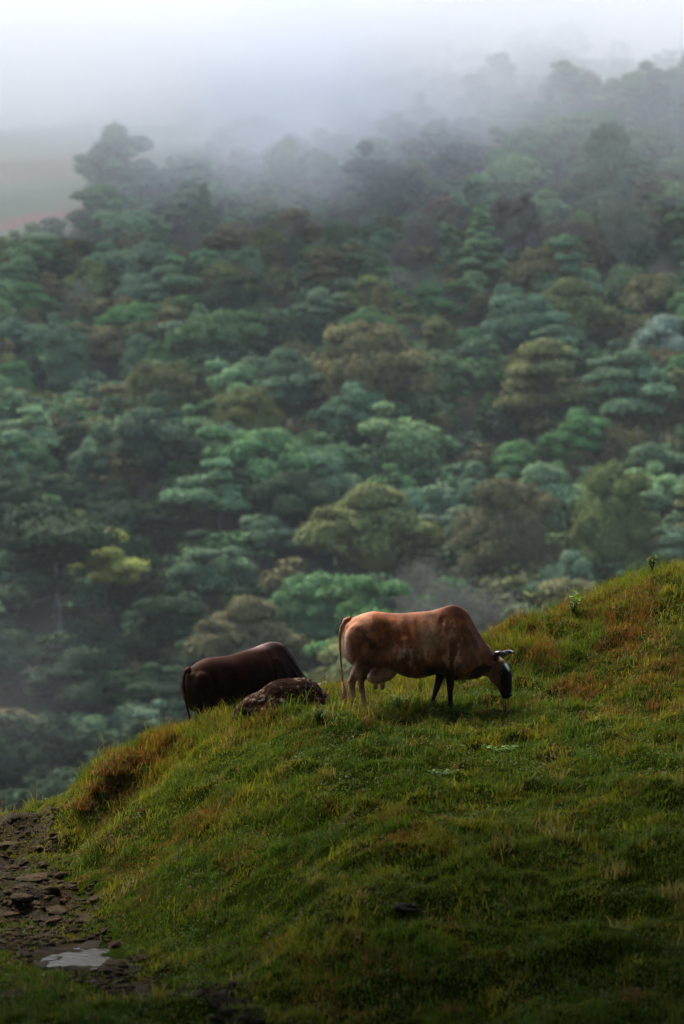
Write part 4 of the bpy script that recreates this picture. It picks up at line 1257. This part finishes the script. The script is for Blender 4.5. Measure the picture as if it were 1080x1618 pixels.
leafy_plant('leafy_weed', 790, 1190, .10, 10, .07, (.14, .25, .09), 'low pale green leafy weed on the slope below the brown cow head', .26, False, 5)
leafy_plant('leafy_weed', 700, 1228, .09, 8, .06, (.13, .23, .08), 'low pale green leafy weed left of and below the one under the cow head', .22, False, 5)
leafy_plant('leafy_weed', 690, 1138, .16, 7, .055, (.07, .14, .035), 'bushy green weed at the front hooves of the brown cow', .14, False, 9)
leafy_plant('leafy_weed', 630, 1122, .20, 8, .06, (.075, .14, .035), 'bushy green weed under the belly of the brown cow', .16, False, 9)
leafy_plant('leafy_weed', 797, 1128, .15, 4, .045, (.02, .03, .012), 'small dark weed directly under the muzzle of the brown cow', .03, False, 7)
leafy_plant('leafy_weed', 503, 1138, .14, 6, .05, (.05, .10, .03), 'small leafy weed growing against the boulder', .08, False, 8)
leafy_plant('leafy_weed', 1030, 900, .22, 6, .06, (.17, .22, .05), 'yellow-green leafy weed on the ridge line near the right edge', .10, False, 8)
# rusty dry ferns on the left brow
def fern(px, py, s, label):
    p = hn(px, py); r = empty('dry_fern', (p[0], p[1], p[2] - .02)); g = np.random.default_rng(px)
    ms = MB()
    for k in range(22):
        a = g.uniform(0, 6.28); e = Vector((math.cos(a) * s * .4, math.sin(a) * s * .4, s * g.uniform(.5, .9)))
        ms.add(*tube([(0, 0, 0), e * .5 + Vector((0, 0, s * .08)), e], [.004, .003, .001], 4, False), col=(.13, .05, .025))
    nb = 1500; rr = g.normal(size=(nb, 2)) * s * .42
    V, Q, T, C_ = blades(np.c_[rr, g.uniform(0, s * .35, nb) * np.exp(-(rr ** 2).sum(1) / (s * s * .3))], g.gamma(6, 1 / 6, nb) * s * .36, g.uniform(.008, .016, nb), g.gamma(3, .3, nb),
                         np.where(g.random((nb, 1)) < .3, np.array([(.11, .15, .02)]), np.array([(.20, .085, .026)])) * g.uniform(.4, 1.4, (nb, 1)), g)
    ms.build('stem', M_grass, r); obj_np('fronds', V, [Q, T], M_grass, r, col=C_); tag(r, label, 'fern', 'rusty ferns on the left brow')
fern(185, 1222, .26, 'largest rusty dry fern on the left brow of the mound')
fern(212, 1203, .19, 'rusty dry fern just right of the largest one on the brow')
fern(160, 1250, .20, 'small rusty dry fern just left of the largest one on the brow')
fern(140, 1278, .20, 'lowest small rusty dry fern on the brow above the track')
# dark clod of dung on the slope
p = hn(640, 1438)
dg_ = rock('dung_pat', (p[0], p[1], p[2] + .01), (.10, .10, .035), M_boulder, 31, 0, 4, .3)
dg_.data.materials[0] = M_dung
tag(dg_, 'dark dung pat on the shaded lower slope', 'dung pat')

# ------------------------------------------------------------------ air: haze and fog
def vol_mat(name, dens, colr, aniso=.25):
    m = bpy.data.materials.new(name); m.use_nodes = True; t = m.node_tree; t.nodes.clear()
    o = t.nodes.new('ShaderNodeOutputMaterial'); pv = t.nodes.new('ShaderNodeVolumePrincipled')
    pv.inputs['Color'].default_value = (*colr, 1); pv.inputs['Density'].default_value = dens; pv.inputs['Anisotropy'].default_value = aniso
    t.links.new(pv.outputs[0], o.inputs['Volume'])
    return m
hb = np.array([(-270, -20, -32), (270, -20, -32), (270, 1120, -32), (-270, 1120, -32), (-270, -20, 150), (270, -20, 150), (270, 1120, 150), (-270, 1120, 150)])
hq = np.array([(0, 3, 2, 1), (4, 5, 6, 7), (0, 1, 5, 4), (1, 2, 6, 5), (2, 3, 7, 6), (3, 0, 4, 7)])
hz_ = obj_np('haze', hb, [hq], vol_mat('haze_air', .00017, (.94, .98, 1.0), 0.0), smooth=False)
tag(hz_, 'thin humid haze over the valley', 'haze', kind='stuff')

def fog_layer(name, zb, amp, y0, dens, seed, label, tilt=0.0, top=126):
    gx = np.linspace(-150, 150, 70); gy = np.linspace(y0, 640, 70)
    X, Y = np.meshgrid(gx, gy, indexing='ij')
    b = zb + amp * (fbm(X / 34 + seed, Y / 60 + seed * 2, 3) - .5) * 2 + tilt * X
    # lens-shaped leading edge
    e = sst(0, 60, Y - y0 - 25 * (fbm(X / 40 + seed, Y * 0 + 3, 2)))
    b = b * e + (top - .5) * (1 - e)
    b = np.minimum(b, top - .3)
    nx, ny = X.shape; idx = np.arange(nx * ny).reshape(nx, ny)
    q1 = np.stack([idx[:-1, :-1], idx[:-1, 1:], idx[1:, 1:], idx[1:, :-1]], -1).reshape(-1, 4)
    q2 = (np.stack([idx[:-1, :-1], idx[1:, :-1], idx[1:, 1:], idx[:-1, 1:]], -1).reshape(-1, 4)) + nx * ny
    per = list(idx[:, 0]) + list(idx[-1, 1:]) + list(idx[-2::-1, -1]) + list(idx[0, -2:0:-1])
    sd = np.array([(per[k], per[(k + 1) % len(per)], per[(k + 1) % len(per)] + nx * ny, per[k] + nx * ny) for k in range(len(per))])
    V = np.concatenate([np.stack([X, Y, b], -1).reshape(-1, 3), np.stack([X, Y, np.full_like(X, top)], -1).reshape(-1, 3)])
    o_ = obj_np(name, V, [q1, q2, sd], vol_mat(name + '_air', dens, (.978, .985, 1.0)), smooth=True)
    tag(o_, label, 'fog', kind='stuff')
fog_layer('fog', 40, 9, 208, .0056, 1.3, 'thin lower veil of fog on the upper slope', -.06)
fog_layer('fog', 68, 9, 268, .010, 4.1, 'thicker fog hiding the top of the forest', .16)
fog_layer('fog', 80, 8, 290, .026, 7.7, 'dense low cloud covering the mountain top', .10, 125)
def wisp(name, c, r, dens, seed, label):
    v, f = ico(3)
    m = bpy.data.materials.new(name + '_air'); m.use_nodes = True; t = m.node_tree; t.nodes.clear()
    o = t.nodes.new('ShaderNodeOutputMaterial'); pv = t.nodes.new('ShaderNodeVolumePrincipled')
    pv.inputs['Color'].default_value = (.94, .96, 1, 1); pv.inputs['Anisotropy'].default_value = .25
    tc = t.nodes.new('ShaderNodeTexCoord')
    ln = N(t, 'ShaderNodeVectorMath', operation='LENGTH'); t.links.new(tc.outputs['Object'], ln.inputs[0])
    mr = N(t, 'ShaderNodeMapRange', interpolation_type='SMOOTHSTEP'); mr.inputs[1].default_value = 1.0; mr.inputs[2].default_value = .15
    nz = noise_tex(t, 1.6, 4, .6); mp = N(t, 'ShaderNodeVectorMath', operation='ADD'); mp.inputs[1].default_value = (seed, 0, 0)
    t.links.new(tc.outputs['Object'], mp.inputs[0]); t.links.new(mp.outputs[0], nz.inputs['Vector'])
    ad = N(t, 'ShaderNodeMath', operation='MULTIPLY_ADD'); ad.inputs[1].default_value = 1.1; t.links.new(nz.outputs[0], ad.inputs[0])
    sb = N(t, 'ShaderNodeMath', operation='SUBTRACT'); t.links.new(ln.outputs['Value'], sb.inputs[0]); sb.inputs[1].default_value = .55
    t.links.new(sb.outputs[0], ad.inputs[2]); t.links.new(ad.outputs[0], mr.inputs[0])
    mu = N(t, 'ShaderNodeMath', operation='MULTIPLY'); mu.inputs[1].default_value = dens; t.links.new(mr.outputs[0], mu.inputs[0]); t.links.new(mu.outputs[0], pv.inputs['Density'])
    t.links.new(pv.outputs[0], o.inputs['Volume'])
    o_ = obj_np(name, v, [f], m); o_.location = c; o_.scale = r
    tag(o_, label, 'mist', kind='stuff')
wisp('mist', at(455, 140, 330), (18, 30, 22), .07, 2.0, 'white drift of fog hanging below the cloud, left of centre')
wisp('mist', at(560, 205, 335), (24, 25, 11), .06, 5.0, 'small drift of fog touching the treetops')
wisp('mist', at(660, 110, 350), (24, 25, 10), .03, 11.0, 'thin drift of fog over the ridge trees right of centre')
wisp('mist', at(300, 120, 340), (20, 25, 10), .02, 13.0, 'thin drift of fog over the meadow, upper left')
wisp('mist', at(700, 170, 310), (26, 22, 8), .012, 17.0, 'torn wisp of fog crossing the upper slope on the right')
wisp('mist', at(450, 250, 292), (24, 22, 8), .017, 19.0, 'torn wisp of fog hanging over the treetops left of centre')
wisp('mist', at(180, 170, 320), (26, 22, 9), .025, 23.0, 'torn wisp of fog over the forest edge, upper left')
wisp('mist', at(-15, 1040, 120), (8, 14, 7), .0009, 8.0, 'bluish wisp of mist at the left edge of the valley')
wisp('mist', at(20, 1120, 128), (6, 12, 5), .0008, 9.0, 'lower bluish wisp of mist at the left edge')
